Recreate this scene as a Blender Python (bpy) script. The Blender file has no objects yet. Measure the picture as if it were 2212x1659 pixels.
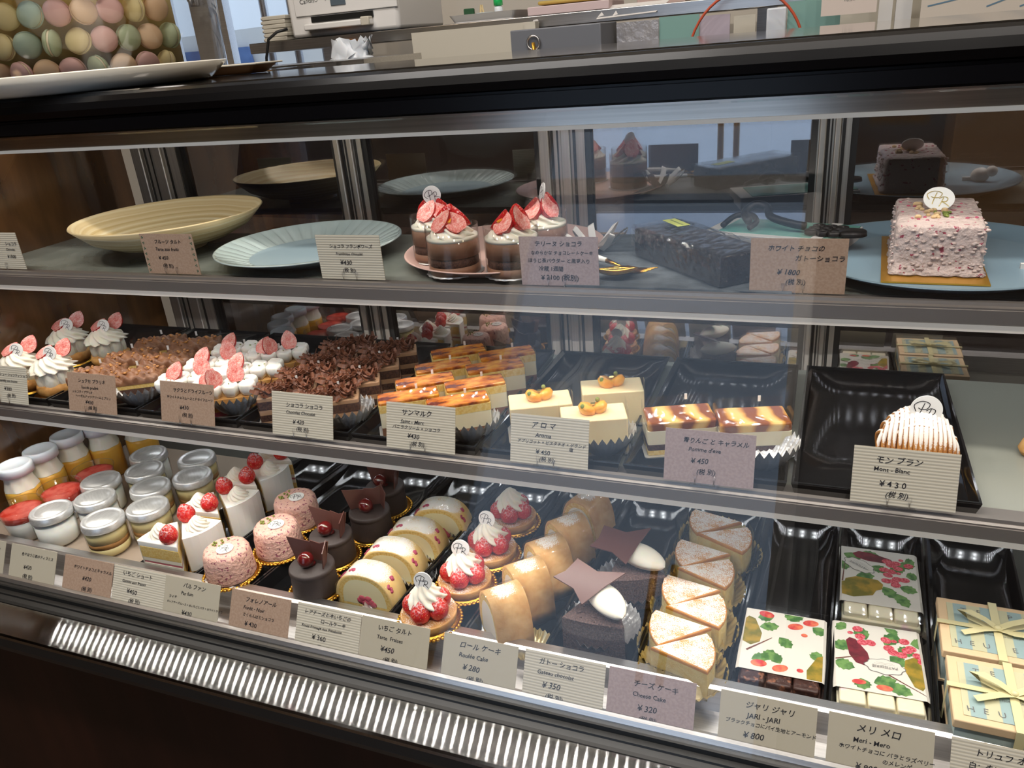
import bpy, bmesh, math, random
from mathutils import Vector, Matrix
random.seed(7)
SC = bpy.context.scene
COL = SC.collection
PI = math.pi
# ---------------------------------------------------------------- camera
cd = bpy.data.cameras.new('camera'); cam = bpy.data.objects.new('camera', cd); COL.objects.link(cam)
cd.sensor_width = 36; cd.lens = 36 * 1713.02 / 2212; cd.clip_start = .02
RX, RY, RZ = (0.93100752, 0.07344543, -0.35753429), (0.35570013, -0.40227335, 0.84359562), (-0.08186827, -0.91256886, -0.40064407)
# rows: world x, y, z axes seen from the camera (right, down, forward)
cam.matrix_world = Matrix(((RX[0], -RX[1], -RX[2], 0), (RY[0], -RY[1], -RY[2], 0), (RZ[0], -RZ[1], -RZ[2], 1.40), (0, 0, 0, 1)))
SC.camera = cam
# ---------------------------------------------------------------- world and exposure
W = bpy.data.worlds.new('sky'); SC.world = W; W.use_nodes = True
bg = W.node_tree.nodes['Background']; bg.inputs[0].default_value = (.60, .76, 1.0, 1); bg.inputs[1].default_value = 1.5
SC.view_settings.view_transform = 'Standard'; SC.view_settings.look = 'None'
SC.view_settings.exposure = 0.0; SC.view_settings.gamma = 1; SC.view_settings.use_curve_mapping = False
SC.cycles.max_bounces = 10; SC.cycles.transparent_max_bounces = 32; SC.cycles.glossy_bounces = 5; SC.cycles.diffuse_bounces = 4
SC.cycles.transmission_bounces = 6; SC.cycles.sample_clamp_indirect = 4; SC.cycles.use_denoising = True
SC.cycles.caustics_reflective = False; SC.cycles.caustics_refractive = False
LED = 540.0           # radiance of one LED chip in the showcase strips
LEDC = (1.0, .955, .88)
def area(name, loc, rot, sx, sy, power, color):
    l = bpy.data.lights.new(name, 'AREA'); l.shape = 'RECTANGLE'; l.size = sx; l.size_y = sy; l.energy = power; l.color = color
    o = bpy.data.objects.new(name, l); o.location = loc; o.rotation_euler = rot; COL.objects.link(o); return o
# ---------------------------------------------------------------- materials
def nt(name):
    m = bpy.data.materials.new(name); m.use_nodes = True; t = m.node_tree
    return m, t, t.nodes.get('Principled BSDF'), t.nodes.get('Material Output')
def S(c): return tuple((x / 12.92 if x <= .04045 else ((x + .055) / 1.055) ** 2.4) for x in c[:3]) + (1,)
def H(h): return S([int(h[i:i + 2], 16) / 255 for i in (0, 2, 4)])
def tc(t, scale=None):
    n = t.nodes.new('ShaderNodeTexCoord')
    if not scale: return n.outputs['Object']
    mp = t.nodes.new('ShaderNodeMapping'); mp.inputs['Scale'].default_value = scale; t.links.new(n.outputs['Object'], mp.inputs[0]); return mp.outputs[0]
def noise(t, scale, detail=3, vec=None, rough=.5):
    n = t.nodes.new('ShaderNodeTexNoise'); n.inputs['Scale'].default_value = scale; n.inputs['Detail'].default_value = detail; n.inputs['Roughness'].default_value = rough
    t.links.new(vec if vec is not None else tc(t), n.inputs['Vector']); return n.outputs[0]
def ramp(t, fac, stops, const=False):
    r = t.nodes.new('ShaderNodeValToRGB'); e = r.color_ramp.elements
    if const: r.color_ramp.interpolation = 'CONSTANT'
    while len(e) < len(stops): e.new(.5)
    for k, (p, c) in enumerate(stops): e[k].position = p; e[k].color = c
    t.links.new(fac, r.inputs[0]); return r.outputs[0]
def mixc(t, fac, a, b):
    m = t.nodes.new('ShaderNodeMix'); m.data_type = 'RGBA'
    for s, v in ((m.inputs[0], fac), (m.inputs[6], a), (m.inputs[7], b)):
        if hasattr(v, 'is_output'): t.links.new(v, s)
        else: s.default_value = v
    return m.outputs[2]
def mth(t, op, a, b=0.0):
    m = t.nodes.new('ShaderNodeMath'); m.operation = op
    for s, v in ((m.inputs[0], a), (m.inputs[1], b)):
        if hasattr(v, 'is_output'): t.links.new(v, s)
        else: s.default_value = v
    return m.outputs[0]
def bump(t, p, h, strength=.3, dist=.001):
    b = t.nodes.new('ShaderNodeBump'); b.inputs['Strength'].default_value = strength; b.inputs['Distance'].default_value = dist
    t.links.new(h, b.inputs['Height']); t.links.new(b.outputs[0], p.inputs['Normal'])
def P(name, c, rough=.5, metal=0, sss=0, coat=0, c2=None, cs=100, lo=.4, hi=.6, bs=0, bst=.3, bd=.001, spec=.5, sc=None, det=3):
    """principled surface: base colour c, patches of c2 from a noise of scale cs, grain of scale bs"""
    m, t, p, o = nt(name)
    p.inputs['Base Color'].default_value = c; p.inputs['Roughness'].default_value = rough; p.inputs['Metallic'].default_value = metal
    p.inputs['Specular IOR Level'].default_value = spec
    if sss: p.inputs['Subsurface Weight'].default_value = sss; p.inputs['Subsurface Radius'].default_value = (1, .6, .4); p.inputs['Subsurface Scale'].default_value = .004
    if coat: p.inputs['Coat Weight'].default_value = coat; p.inputs['Coat Roughness'].default_value = .05
    if c2: t.links.new(ramp(t, noise(t, cs, det, tc(t, sc)), [(lo, c), (hi, c2)]), p.inputs['Base Color'])
    if bs: bump(t, p, noise(t, bs, 4, tc(t, sc)), bst, bd)
    return m
def clear(name, tint=(1, 1, 1, 1), refl=.06, rough=.02, edge=.5, ior=1.45):
    """thin clear sheet: see-through with a mirror share that grows towards grazing"""
    m, t, p, o = nt(name); t.nodes.remove(p)
    tr = t.nodes.new('ShaderNodeBsdfTransparent'); tr.inputs[0].default_value = tint
    g = t.nodes.new('ShaderNodeBsdfGlossy'); g.inputs['Roughness'].default_value = rough
    f = t.nodes.new('ShaderNodeLayerWeight'); f.inputs[0].default_value = .5
    mx = t.nodes.new('ShaderNodeMixShader'); fa = mth(t, 'MULTIPLY', mth(t, 'POWER', f.outputs[1], 5.0), edge); fa = mth(t, 'ADD', fa, refl)
    t.links.new(fa, mx.inputs[0]); t.links.new(tr.outputs[0], mx.inputs[1]); t.links.new(g.outputs[0], mx.inputs[2]); t.links.new(mx.outputs[0], o.inputs[0])
    return m
def emit(name, c, s):
    m, t, p, o = nt(name); p.inputs['Base Color'].default_value = c; p.inputs['Emission Color'].default_value = c; p.inputs['Emission Strength'].default_value = s; return m
def brushed(name, c, rough=.3, sc=(6, 400, 400), an=0, rot=0, tax='X'):
    m, t, p, o = nt(name)
    p.inputs['Base Color'].default_value = c; p.inputs['Metallic'].default_value = .65 if 'tin' in name else 1; p.inputs['Roughness'].default_value = rough
    n = noise(t, 1, 3, tc(t, sc))
    t.links.new(ramp(t, n, [(.3, tuple(x * .8 for x in c[:3]) + (1,)), (.7, c)]), p.inputs['Base Color'])
    if an:
        p.inputs['Anisotropic'].default_value = an; p.inputs['Anisotropic Rotation'].default_value = rot
        tg = t.nodes.new('ShaderNodeTangent'); tg.direction_type = 'RADIAL'; tg.axis = tax; t.links.new(tg.outputs[0], p.inputs['Tangent'])
    return m
def sugar(name, base, base2, top=.75, scale=900, cover=.5, bs=300, bst=.3, thresh=.55, sss=.1):
    """baked surface with icing sugar lying on the faces that look up"""
    m, t, p, o = nt(name); p.inputs['Roughness'].default_value = .7
    if sss: p.inputs['Subsurface Weight'].default_value = sss; p.inputs['Subsurface Scale'].default_value = .003
    b = ramp(t, noise(t, 60, 3), [(.35, base), (.65, base2)])
    g = t.nodes.new('ShaderNodeNewGeometry'); sx = t.nodes.new('ShaderNodeSeparateXYZ'); t.links.new(g.outputs['Normal'], sx.inputs[0])
    up = ramp(t, sx.outputs[2], [(thresh, (0, 0, 0, 1)), (min(.99, thresh + .4), (1, 1, 1, 1))])
    n1 = noise(t, scale, 2); n2 = noise(t, 45, 2)
    k = mth(t, 'ADD', mth(t, 'MULTIPLY', n1, .6), mth(t, 'MULTIPLY', n2, .5)); k = mth(t, 'MULTIPLY', k, up)
    f = ramp(t, k, [(cover - .05, (0, 0, 0, 1)), (cover + .07, (top, top, top, 1))])
    t.links.new(mixc(t, f, b, H('F6F3EE')), p.inputs['Base Color'])
    bump(t, p, noise(t, bs, 4), bst, .001); return m
def berry(name, dust=.0):
    m, t, p, o = nt(name); p.inputs['Roughness'].default_value = .22; p.inputs['Subsurface Weight'].default_value = .15; p.inputs['Subsurface Scale'].default_value = .003
    v = t.nodes.new('ShaderNodeTexVoronoi'); v.inputs['Scale'].default_value = 330; t.links.new(tc(t), v.inputs['Vector'])
    seed = ramp(t, v.outputs['Distance'], [(.0, (1, 1, 1, 1)), (.14, (1, 1, 1, 1)), (.24, (0, 0, 0, 1))])
    b = ramp(t, noise(t, 70, 2), [(.3, H('B3121A')), (.7, H('D8302C'))])
    c = mixc(t, mth(t, 'MULTIPLY', seed, .75), b, H('E8A06A'))
    if dust:
        w = mth(t, 'MULTIPLY', ramp(t, v.outputs['Distance'], [(.5 - dust, (0, 0, 0, 1)), (.78 - dust, (1, 1, 1, 1))]), .55)
        g = t.nodes.new('ShaderNodeNewGeometry'); sx = t.nodes.new('ShaderNodeSeparateXYZ'); t.links.new(g.outputs['Normal'], sx.inputs[0])
        w = mth(t, 'MULTIPLY', w, ramp(t, sx.outputs[2], [(.3, (0, 0, 0, 1)), (.75, (1, 1, 1, 1))]))
        c = mixc(t, w, c, H('F3DDDD'))
    t.links.new(c, p.inputs['Base Color'])
    bump(t, p, v.outputs['Distance'], .5, .0016); return m
M = dict(
 cream=P('whipped_cream', H('F7F0E0'), .45, sss=.25, bs=400, bst=.08),
 cream2=P('ivory_cream', H('F1E6C8'), .45, sss=.25, bs=300, bst=.1),
 whitecoat=P('smoothed_cream', H('F6F2EA'), .5, sss=.2, bs=90, bst=.12, bd=.002),
 sponge=P('yellow_sponge', H('E9C169'), .8, sss=.15, c2=H('F3D68C'), cs=350, bs=700, bst=.5),
 custard=P('custard', H('F2B84B'), .3, sss=.3),
 cheese=P('cheesecake_crumb', H('F0DC9A'), .7, sss=.2, c2=H('E9CB7C'), cs=60, bs=500, bst=.35),
 fromage=P('cream_cheese', H('F3E9BE'), .5, sss=.25, bs=200, bst=.15),
 dark=P('chocolate_sponge', H('3A221B'), .8, c2=H('5A3A2C'), cs=500, bs=600, bst=.6),
 gateau=P('baked_chocolate', H('4A3733'), .7, c2=H('6B544E'), cs=500, lo=.45, hi=.62, bs=350, bst=.9, bd=.002),
 mousse=P('chocolate_mousse', H('8B624A'), .55, sss=.1, bs=120, bst=.1),
 mousse2=P('pale_chocolate_cream', H('B99170'), .5, sss=.1, bs=200, bst=.15),
 praline=P('praline_cream', H('744A31'), .45, c2=H('8E6244'), cs=90, bs=200, bst=.3),
 shave=P('chocolate_shaving', H('7E4B31'), .5, c2=H('5F3523'), cs=120, bs=300, bst=.15),
 plaquechoc=P('chocolate_sheet', H('5E3B34'), .38, bs=60, bst=.05),
 glaze=P('dark_glaze', H('33211C'), .18, coat=.3),
 velvet=P('dark_velvet_coat', H('3A302E'), .55, bs=900, bst=.25),
 nut=P('caramel_nuts', H('8F5A2C'), .3, c2=H('C98F4E'), cs=150, bs=200, bst=.4),
 berry=berry('strawberry_skin', .0), berryd=berry('sugared_strawberry_skin', .06),
 cherry=P('cherry', H('5E1213'), .08, coat=.8),
 burnt=None, caramel=None, cut=None,
 pink=P('pink_nut_coating', H('E9B9A8'), .4, sss=.15, c2=H('9C5266'), cs=230, lo=.605, hi=.635, bs=190, bst=1.0, bd=.003),
 lilac=P('pale_pink_chocolate', H('D2BDB6'), .38, sss=.1, c2=H('A84A5E'), cs=170, lo=.635, hi=.66, bs=120, bst=1.0, bd=.005),
 gold=P('gold_board', H('D9A441'), .25, metal=1, bs=900, bst=.3), goldp=P('gold_paper', H('D8A23C'), .35, metal=.8),
 goldcup=P('gold_foil_cup', H('E6D08A'), .3, metal=.85, c2=H('F4E7B8'), cs=80),
 foil=P('silver_foil', H('ECEDEE'), .42, metal=.75, bs=110, bst=.8, bd=.003), silver=P('silver_card', H('CFCFCC'), .35, metal=.7),
 film=clear('clear_film', (.985, .985, .98, 1), .028, .04, .6), wrap=clear('crinkled_wrap', (.95, .95, .95, 1), .13, .14, .7), plastic=clear('clear_plastic', (.97, .97, .97, 1), .04, .05, .9),
 glass=clear('clear_glass', (.98, .99, .985, 1), .03, .01, .9), frost=P('frosted_cap', H('DDE3EA'), .35, sss=.2),
 tin=brushed('tin_lid', (.86, .86, .85, 1), .34, (300, 60, 400)),
 steel=brushed('brushed_steel', (.62, .60, .58, 1), .28), alu=brushed('aluminium', (.66, .64, .63, 1), .35), anod=P('anodised_edge', H('857F7B'), .40, metal=.5),
 steelr=None, mirror=P('polished_steel_top', (.42, .40, .38, 1), .07, metal=1, bs=30, bst=.02),
 steelv=brushed('brushed_steel_post', (.50, .47, .43, 1), .45, (400, 400, 6)),
 tray=P('black_tray', H('17181A'), .09, coat=.2, bs=500, bst=.03), black=P('black_rail', H('050507'), .26, spec=.2), gasket=P('black_rubber', H('0D0E0E'), .45),
 wood=P('dark_wood', H('1C0A06'), .4, spec=.25, c2=H('28110A'), cs=14, sc=(1, 1, .08), bs=60, bst=.1),
 endpanel=None, whitep=P('white_plastic', H('E9E7E4'), .4), ltcover=None,
 shelf=P('shelf_plate', H('8A8F88'), .22, metal=.25, c2=H('7D837C'), cs=20), shelfw=P('pale_shelf_plate', H('8C8E84'), .25), basef=P('case_floor', H('4E4E48'), .4), hood=brushed('hood_steel', (.60, .57, .53, 1), .30, (3, 300, 300), .9, .0), board=P('pinkish_board', H('AB9A8A'), .6),
 porcelain=P('white_porcelain', H('E9E2D2'), .15, coat=.3), celadon=P('celadon_glaze', H('B4C4C2'), .12, coat=.6, c2=H('C0CECC'), cs=12),
 celin=P('celadon_well', H('A9C0CA'), .12, coat=.6), pinkpl=P('matt_pink_glaze', H('D9B5AB'), .35), bluepl=P('blue_grey_glaze', H('7F97A6'), .3),
 slate=P('slate', H('4C5257'), .6, c2=H('5E656B'), cs=40, bs=120, bst=.5, bd=.002), terr=None,
 kraft=P('kraft_card', H('A98C77'), .8, c2=H('B39883'), cs=400, sc=(1, 1, 1)), mauve=P('mauve_card', H('A38F8E'), .8, c2=H('AE9A98'), cs=400), ivory=P('ivory_card', H('BDB4A0'), .8), ribbed=None,
 ink=P('black_ink', H('1B1A20'), .6), inkg=P('green_ink', H('2F5A44'), .6), inkw=P('grey_ink', H('6A6A6A'), .6),
 plaque=P('white_chocolate_plaque', H('F7F5F1'), .4), mikan=P('glazed_apricot', H('F2A02B'), .1, sss=.3, coat=.8, c2=H('F7B948'), cs=60), pist=P('pistachio', H('6F7F32'), .6, c2=H('8F9B4A'), cs=300, bs=300, bst=.4),
 goldleaf=P('gold_leaf', H('F5DE8C'), .2, metal=.9), aroma=P('apricot_mousse', H('F3DFB0'), .4, sss=.2, bs=130, bst=.1), apple=None,
 choux=P('choux_pastry', H('D9A864'), .6, c2=H('B9803E'), cs=60, bs=150, bst=.4),
 puff=sugar('sugared_puff', H('C98A45'), H('B87636'), .9, 700, .35, 120, .6, .1, 0), cheesetop=sugar('sugared_cheesecake_top', H('D99A4E'), H('C58238'), .9, 1000, .505, 400, .15, .5),
 crust=sugar('sugared_roll_crust', H('CF9A58'), H('E2B77C'), .9, 900, .50, 140, .6, .5), pale=sugar('sugared_pale_roll', H('EDCF90'), H('EAC67E'), .95, 900, .46, 250, .25, .3), tart=sugar('sugared_tart_shell', H('CFA163'), H('BB8546'), .9, 700, .56, 200, .6, .6),
 rasp=P('raspberry_pieces', H('B34A66'), .5, bs=400, bst=.8), compote=P('berry_compote', H('C0566A'), .35, bs=200, bst=.6),
 ribbon=P('satin_ribbon', H('D9CFA0'), .35), boxside=P('pale_blue_card', H('AFC0BE'), .5), boxedge=P('peach_card_edge', H('DDBF99'), .6), boxtop=None,
 sleeve=P('white_paper_sleeve', H('DDD8D0'), .55), leaf=P('leaf_print', H('3F6B3A'), .6, c2=H('6C9453'), cs=120), red=P('raspberry_print', H('B8303F'), .6, c2=H('DE7280'), cs=500), pod=P('cacao_pod_print', H('7A2634'), .6, c2=H('5A1A28'), cs=80), pear=P('pear_print', H('A8892C'), .6, c2=H('6F6A22'), cs=60), twig=P('twig_print', H('6B3F34'), .6), strawp=P('strawberry_print', H('C23A42'), .6, c2=H('E07A5A'), cs=90),
 wchoc=P('white_chocolate', H('F1E8CC'), .35, sss=.15, c2=H('E9C6D2'), cs=40, lo=.62, hi=.75), dchoc=P('dark_nut_chocolate', H('3C221D'), .4, c2=H('8A5A44'), cs=160, lo=.55, hi=.66, bs=160, bst=.8, bd=.002),
 paper=P('white_paper', H('E4E0DC'), .7, bs=20, bst=.05), teal=P('teal_card', H('7FA7A0'), .6), tealb=P('teal_cover', H('5FA79A'), .45, c2=H('8CC0B2'), cs=20), grey=P('grey_steel_panel', H('70737A'), .45), beige=P('beige_panel', H('C9C3B4'), .6),
 yogurt=P('white_yogurt', H('F4F3EE'), .3, sss=.3), redjelly=P('red_jelly', H('B02E22'), .15, sss=.2, c2=H('C8574A'), cs=70), tiramisu=P('tiramisu_cream', H('E6D39A'), .45, sss=.2), cocoa=P('soaked_sponge', H('A8763F'), .7, bs=300, bst=.5),
 iron=P('dark_iron', H('2B2A2C'), .4, metal=.6), cutlery=P('gold_cutlery', H('D9A94A'), .18, metal=1), white=P('white_lacquer', H('F2F0EC'), .25),
 skin=None)
def m_special():
    # scorched caramel on the custard slices
    m, t, p, o = nt('scorched_caramel'); p.inputs['Roughness'].default_value = .12; p.inputs['Coat Weight'].default_value = 1
    n = noise(t, 30, 4, tc(t, (1, 2.2, 1)), .6)
    t.links.new(ramp(t, n, [(.33, H('E8A63A')), (.45, H('C8701C')), (.56, H('7A300F')), (.68, H('35120A'))]), p.inputs['Base Color'])
    bump(t, p, noise(t, 350, 3), .5, .001); M['burnt'] = m
    m, t, p, o = nt('caramel_apples'); p.inputs['Roughness'].default_value = .08; p.inputs['Coat Weight'].default_value = 1
    w = t.nodes.new('ShaderNodeTexWave'); w.inputs['Scale'].default_value = 22; w.inputs['Distortion'].default_value = 5; w.inputs['Detail'].default_value = 2; t.links.new(tc(t, (.45, 1, 1)), w.inputs['Vector'])
    t.links.new(ramp(t, w.outputs[0], [(.2, H('8A4A1E')), (.5, H('D69A48')), (.9, H('F0C878'))]), p.inputs['Base Color']); bump(t, p, w.outputs[0], .3, .002); M['apple'] = m
    m, t, p, o = nt('strawberry_flesh'); p.inputs['Roughness'].default_value = .3; p.inputs['Subsurface Weight'].default_value = .2; p.inputs['Subsurface Scale'].default_value = .003
    n = noise(t, 500, 2); n2 = noise(t, 90, 2); k = mth(t, 'ADD', mth(t, 'MULTIPLY', n, .5), mth(t, 'MULTIPLY', n2, .5))
    t.links.new(ramp(t, k, [(.36, H('D4574F')), (.5, H('E8938A')), (.64, H('F4D0C6'))]), p.inputs['Base Color']); M['cut'] = m
    # ribbed card: fine corrugations running across
    m, t, p, o = nt('ribbed_card'); p.inputs['Roughness'].default_value = .8
    sx = t.nodes.new('ShaderNodeSeparateXYZ'); t.links.new(tc(t), sx.inputs[0])
    s = mth(t, 'SINE', mth(t, 'MULTIPLY', sx.outputs[2], 2 * PI / .0031)); s = mth(t, 'ADD', mth(t, 'MULTIPLY', s, .5), .5)
    t.links.new(ramp(t, s, [(.1, H('C2B9A6')), (.6, H('D6CFBE'))]), p.inputs['Base Color']); bump(t, p, s, .35, .0006); M['ribbed'] = m
    # wrapped terrine: dark cake under wrinkled film
    m, t, p, o = nt('wrapped_chocolate'); p.inputs['Base Color'].default_value = H('2C2423'); p.inputs['Roughness'].default_value = .14; p.inputs['Coat Weight'].default_value = .8
    t.links.new(ramp(t, noise(t, 220, 4), [(.35, H('1A1413')), (.62, H('2E2626')), (.8, H('6C6461'))]), p.inputs['Base Color'])
    bump(t, p, noise(t, 38, 5, None, .65), 1.0, .006); M['terr'] = m
    # brown mirror panel at the end of the case
    m, t, p, o = nt('brown_end_panel'); p.inputs['Roughness'].default_value = .16; p.inputs['Specular IOR Level'].default_value = 1.0; p.inputs['Coat Weight'].default_value = .6; p.inputs['Coat Roughness'].default_value = .1
    t.links.new(ramp(t, noise(t, 8, 4, tc(t, (1, 3, .5))), [(.3, H('3B2618')), (.7, H('6B4A2C'))]), p.inputs['Base Color']); M['endpanel'] = m
    # bamboo rings
    m, t, p, o = nt('coiled_bamboo'); p.inputs['Roughness'].default_value = .4
    v = t.nodes.new('ShaderNodeVectorMath'); v.operation = 'LENGTH'; mp = tc(t, (1, 1, 0)); t.links.new(mp, v.inputs[0])
    k = mth(t, 'ADD', mth(t, 'MULTIPLY', v.outputs['Value'], 60), mth(t, 'MULTIPLY', noise(t, 5, 2), 1.2)); nn = t.nodes.new('ShaderNodeTexNoise'); nn.noise_dimensions = '1D'; nn.inputs['Scale'].default_value = 2.2; nn.inputs['Detail'].default_value = 3; t.links.new(k, nn.inputs['W'])
    t.links.new(ramp(t, nn.outputs[0], [(.3, H('CDB27C')), (.5, H('DFC899')), (.7, H('EBDCB8'))]), p.inputs['Base Color']); bump(t, p, nn.outputs[0], .25, .002); M['bamboo'] = m
    # sliding doors: dark reflecting panes
    m, t, p, o = nt('door_pane'); t.nodes.remove(p)
    tr = t.nodes.new('ShaderNodeBsdfTransparent'); tr.inputs[0].default_value = (.50, .50, .52, 1); g = t.nodes.new('ShaderNodeBsdfGlossy'); g.inputs['Roughness'].default_value = .015; g.inputs[0].default_value = (.85, .85, .88, 1)
    mx = t.nodes.new('ShaderNodeMixShader'); mx.inputs[0].default_value = .30; t.links.new(tr.outputs[0], mx.inputs[1]); t.links.new(g.outputs[0], mx.inputs[2]); t.links.new(mx.outputs[0], o.inputs[0]); M['pane'] = m
    # ledge of steel brushed lengthwise: fine grooves that draw every light out across it
    M['steelr'] = brushed('hairline_steel_ledge', (.34, .34, .34, 1), .075, (420, 1, 1), 1.0, .0)
    # striped box top
    m, t, p, o = nt('striped_box_top'); p.inputs['Roughness'].default_value = .45
    sx = t.nodes.new('ShaderNodeSeparateXYZ'); t.links.new(tc(t), sx.inputs[0])
    s = mth(t, 'SINE', mth(t, 'MULTIPLY', sx.outputs[0], 2 * PI / .026)); t.links.new(ramp(t, mth(t, 'ADD', mth(t, 'MULTIPLY', s, .5), .5), [(.45, H('93AAAB')), (.55, H('C2BF9E'))]), p.inputs['Base Color']); M['boxtop'] = m
m_special()
M['plank'] = P('kitchen_floor', H('5B3F2C'), .4, c2=H('74543B'), cs=3, sc=(12, 1, 1)); M['wallp'] = P('cream_wall', H('CFC8BC'), .8); M['darkwall'] = P('dark_wall', H('3A2D26'), .8); M['ceil'] = P('ceiling_paint', H('BDB6AC'), .9); M['floorm'] = P('shop_floor', H('4A3B30'), .4, c2=H('584738'), cs=4)
M['ltcover'] = emit('light_cover', (.93, .85, .74, 1), .20); M['led'] = emit('led_chip', LEDC + (1,), LED); M['led2'] = emit('rear_led_chip', (.93, .97, 1, 1), LED * .28); M['road'] = P('pale_concrete', H('C8CCD2'), .8); M['bluefold'] = P('blue_plastic_folder', H('3C5C94'), .3, c2=H('6A8AC0'), cs=6); M['frontglass'] = clear('showcase_glass', (.985, .99, .99, 1), .035, .0, .9)
# ---------------------------------------------------------------- geometry helpers
class B:
    """collects shapes into one mesh; each call may name its material"""
    def __init__(s): s.bm = bmesh.new(); s.ms = []; s.T = Matrix()
    def mi(s, m):
        if m is None: return 0
        if m not in s.ms: s.ms.append(m)
        return s.ms.index(m)
    def face(s, vs, i=0, sm=True):
        try: f = s.bm.faces.new(vs)
        except ValueError: return
        f.material_index = i; f.smooth = sm
    def v(s, p): return s.bm.verts.new(s.T @ Vector(p))
    def box(s, c, d, rz=0, m=None, bev=0, rx=0, ry=0):
        i = s.mi(m); X = Matrix.Translation(c) @ Matrix.Rotation(rz, 4, 'Z') @ Matrix.Rotation(ry, 4, 'Y') @ Matrix.Rotation(rx, 4, 'X')
        a, b, h = (x / 2 for x in d)
        V = [s.v(X @ Vector((x, y, z))) for z in (-h, h) for x, y in ((-a, -b), (a, -b), (a, b), (-a, b))]
        F = [(3, 2, 1, 0), (4, 5, 6, 7), (0, 1, 5, 4), (1, 2, 6, 5), (2, 3, 7, 6), (3, 0, 4, 7)]
        fs = [s.bm.faces.new([V[k] for k in f]) for f in F]
        for f in fs: f.material_index = i; f.smooth = False
        if bev:
            es = list({e for f in fs for e in f.edges})
            r = bmesh.ops.bevel(s.bm, geom=es, offset=bev, segments=2, profile=.5, affect='EDGES', clamp_overlap=True)
            for f in r['faces']: f.material_index = i; f.smooth = True
        return s
    def prism(s, poly, z0, z1, m=None, bev=0, smooth=False, caps=True, top=None):
        i = s.mi(m); top = top or poly
        A = [s.v((x, y, z0)) for x, y in poly]; C = [s.v((x, y, z1)) for x, y in top]; n = len(poly)
        for k in range(n): s.face([A[k], A[(k + 1) % n], C[(k + 1) % n], C[k]], i, smooth)
        if caps:
            s.face(A[::-1], i, False); s.face(C, i, False)
            if bev:
                es = [e for e in s.bm.edges if e.verts[0] in C and e.verts[1] in C]
                bmesh.ops.bevel(s.bm, geom=es, offset=bev, segments=3, profile=.5, affect='EDGES', clamp_overlap=True)
        return s
    def lathe(s, prof, n=40, m=None, c=(0, 0, 0), wave=None, close=True, sm=True):
        """prof: list of (r, z); wave(theta, k) -> (dr, dz)"""
        i = s.mi(m); rings = []
        for k, (r, z) in enumerate(prof):
            if r < 1e-6: rings.append([s.v((c[0], c[1], c[2] + z))]); continue
            ring = []
            for q in range(n):
                a = 2 * PI * q / n; dr, dz = wave(a, k) if wave else (0, 0)
                ring.append(s.v((c[0] + (r + dr) * math.cos(a), c[1] + (r + dr) * math.sin(a), c[2] + z + dz)))
            rings.append(ring)
        for a, b in zip(rings, rings[1:]):
            for q in range(n):
                w = (q + 1) % n
                if len(a) == 1 and len(b) == 1: continue
                if len(a) == 1: s.face([a[0], b[q], b[w]][::-1], i, sm)
                elif len(b) == 1: s.face([a[q], a[w], b[0]], i, sm)
                else: s.face([a[q], a[w], b[w], b[q]], i, sm)
        return s
    def tube(s, pts, r, n=8, m=None, closed=False, caps=True):
        i = s.mi(m); pts = [Vector(p) for p in pts]; N = len(pts); rings = []; up = Vector((0, 0, 1))
        for k, p in enumerate(pts):
            d = (pts[(k + 1) % N] - pts[k - 1]) if closed else (pts[min(k + 1, N - 1)] - pts[max(k - 1, 0)])
            d.normalize(); u = d.cross(up)
            if u.length < 1e-3: u = d.cross(Vector((0, 1, 0)))
            u.normalize(); w = u.cross(d); rr = r[k] if isinstance(r, (list, tuple)) else r
            rings.append([s.v(p + (u * math.cos(2 * PI * q / n) + w * math.sin(2 * PI * q / n)) * rr) for q in range(n)])
        for k in range(N if closed else N - 1):
            a, b = rings[k], rings[(k + 1) % N]
            for q in range(n): s.face([a[q], a[(q + 1) % n], b[(q + 1) % n], b[q]], i)
        if not closed and caps: s.face(rings[0][::-1], i); s.face(rings[-1], i)
        return s
    def ball(s, c, r, m=None, n=14, k=9, f=None):
        r = (r, r, r) if not hasattr(r, '__len__') else r; i = s.mi(m); R = []
        for a in range(k + 1):
            t = PI * a / k
            if a in (0, k): R.append([s.v((c[0], c[1], c[2] + r[2] * math.cos(t)))]); continue
            R.append([s.v((c[0] + r[0] * math.sin(t) * math.cos(2 * PI * q / n), c[1] + r[1] * math.sin(t) * math.sin(2 * PI * q / n), c[2] + r[2] * math.cos(t))) for q in range(n)])
        for a, b in zip(R, R[1:]):
            for q in range(n):
                w = (q + 1) % n
                if len(a) == 1: s.face([a[0], b[q], b[w]], i)
                elif len(b) == 1: s.face([a[w], a[q], b[0]], i)
                else: s.face([a[q], b[q], b[w], a[w]], i)
        return s
    def poly(s, pts, m=None): s.face([s.v(p) for p in pts], s.mi(m), False); return s
    def plate(s, pts, th, m=None):
        """flat polygon in 3-D given thickness along its normal"""
        i = s.mi(m); p = [Vector(q) for q in pts]; n = (p[1] - p[0]).cross(p[2] - p[0]).normalized() * th / 2
        A = [s.v(q - n) for q in p]; C = [s.v(q + n) for q in p]; k = len(p)
        s.face(A[::-1], i, False); s.face(C, i, False)
        for a in range(k): s.face([A[a], A[(a + 1) % k], C[(a + 1) % k], C[a]], i, False)
        return s
    def extr(s, prof, x0, x1, m=None, sm=False):
        """profile of (y, z) points carried along x"""
        i = s.mi(m); A = [s.v((x0, y, z)) for y, z in prof]; C = [s.v((x1, y, z)) for y, z in prof]; n = len(prof)
        for k in range(n): s.face([A[k], C[k], C[(k + 1) % n], A[(k + 1) % n]], i, sm)
        s.face(A, i, False); s.face(C[::-1], i, False); return s
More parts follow.
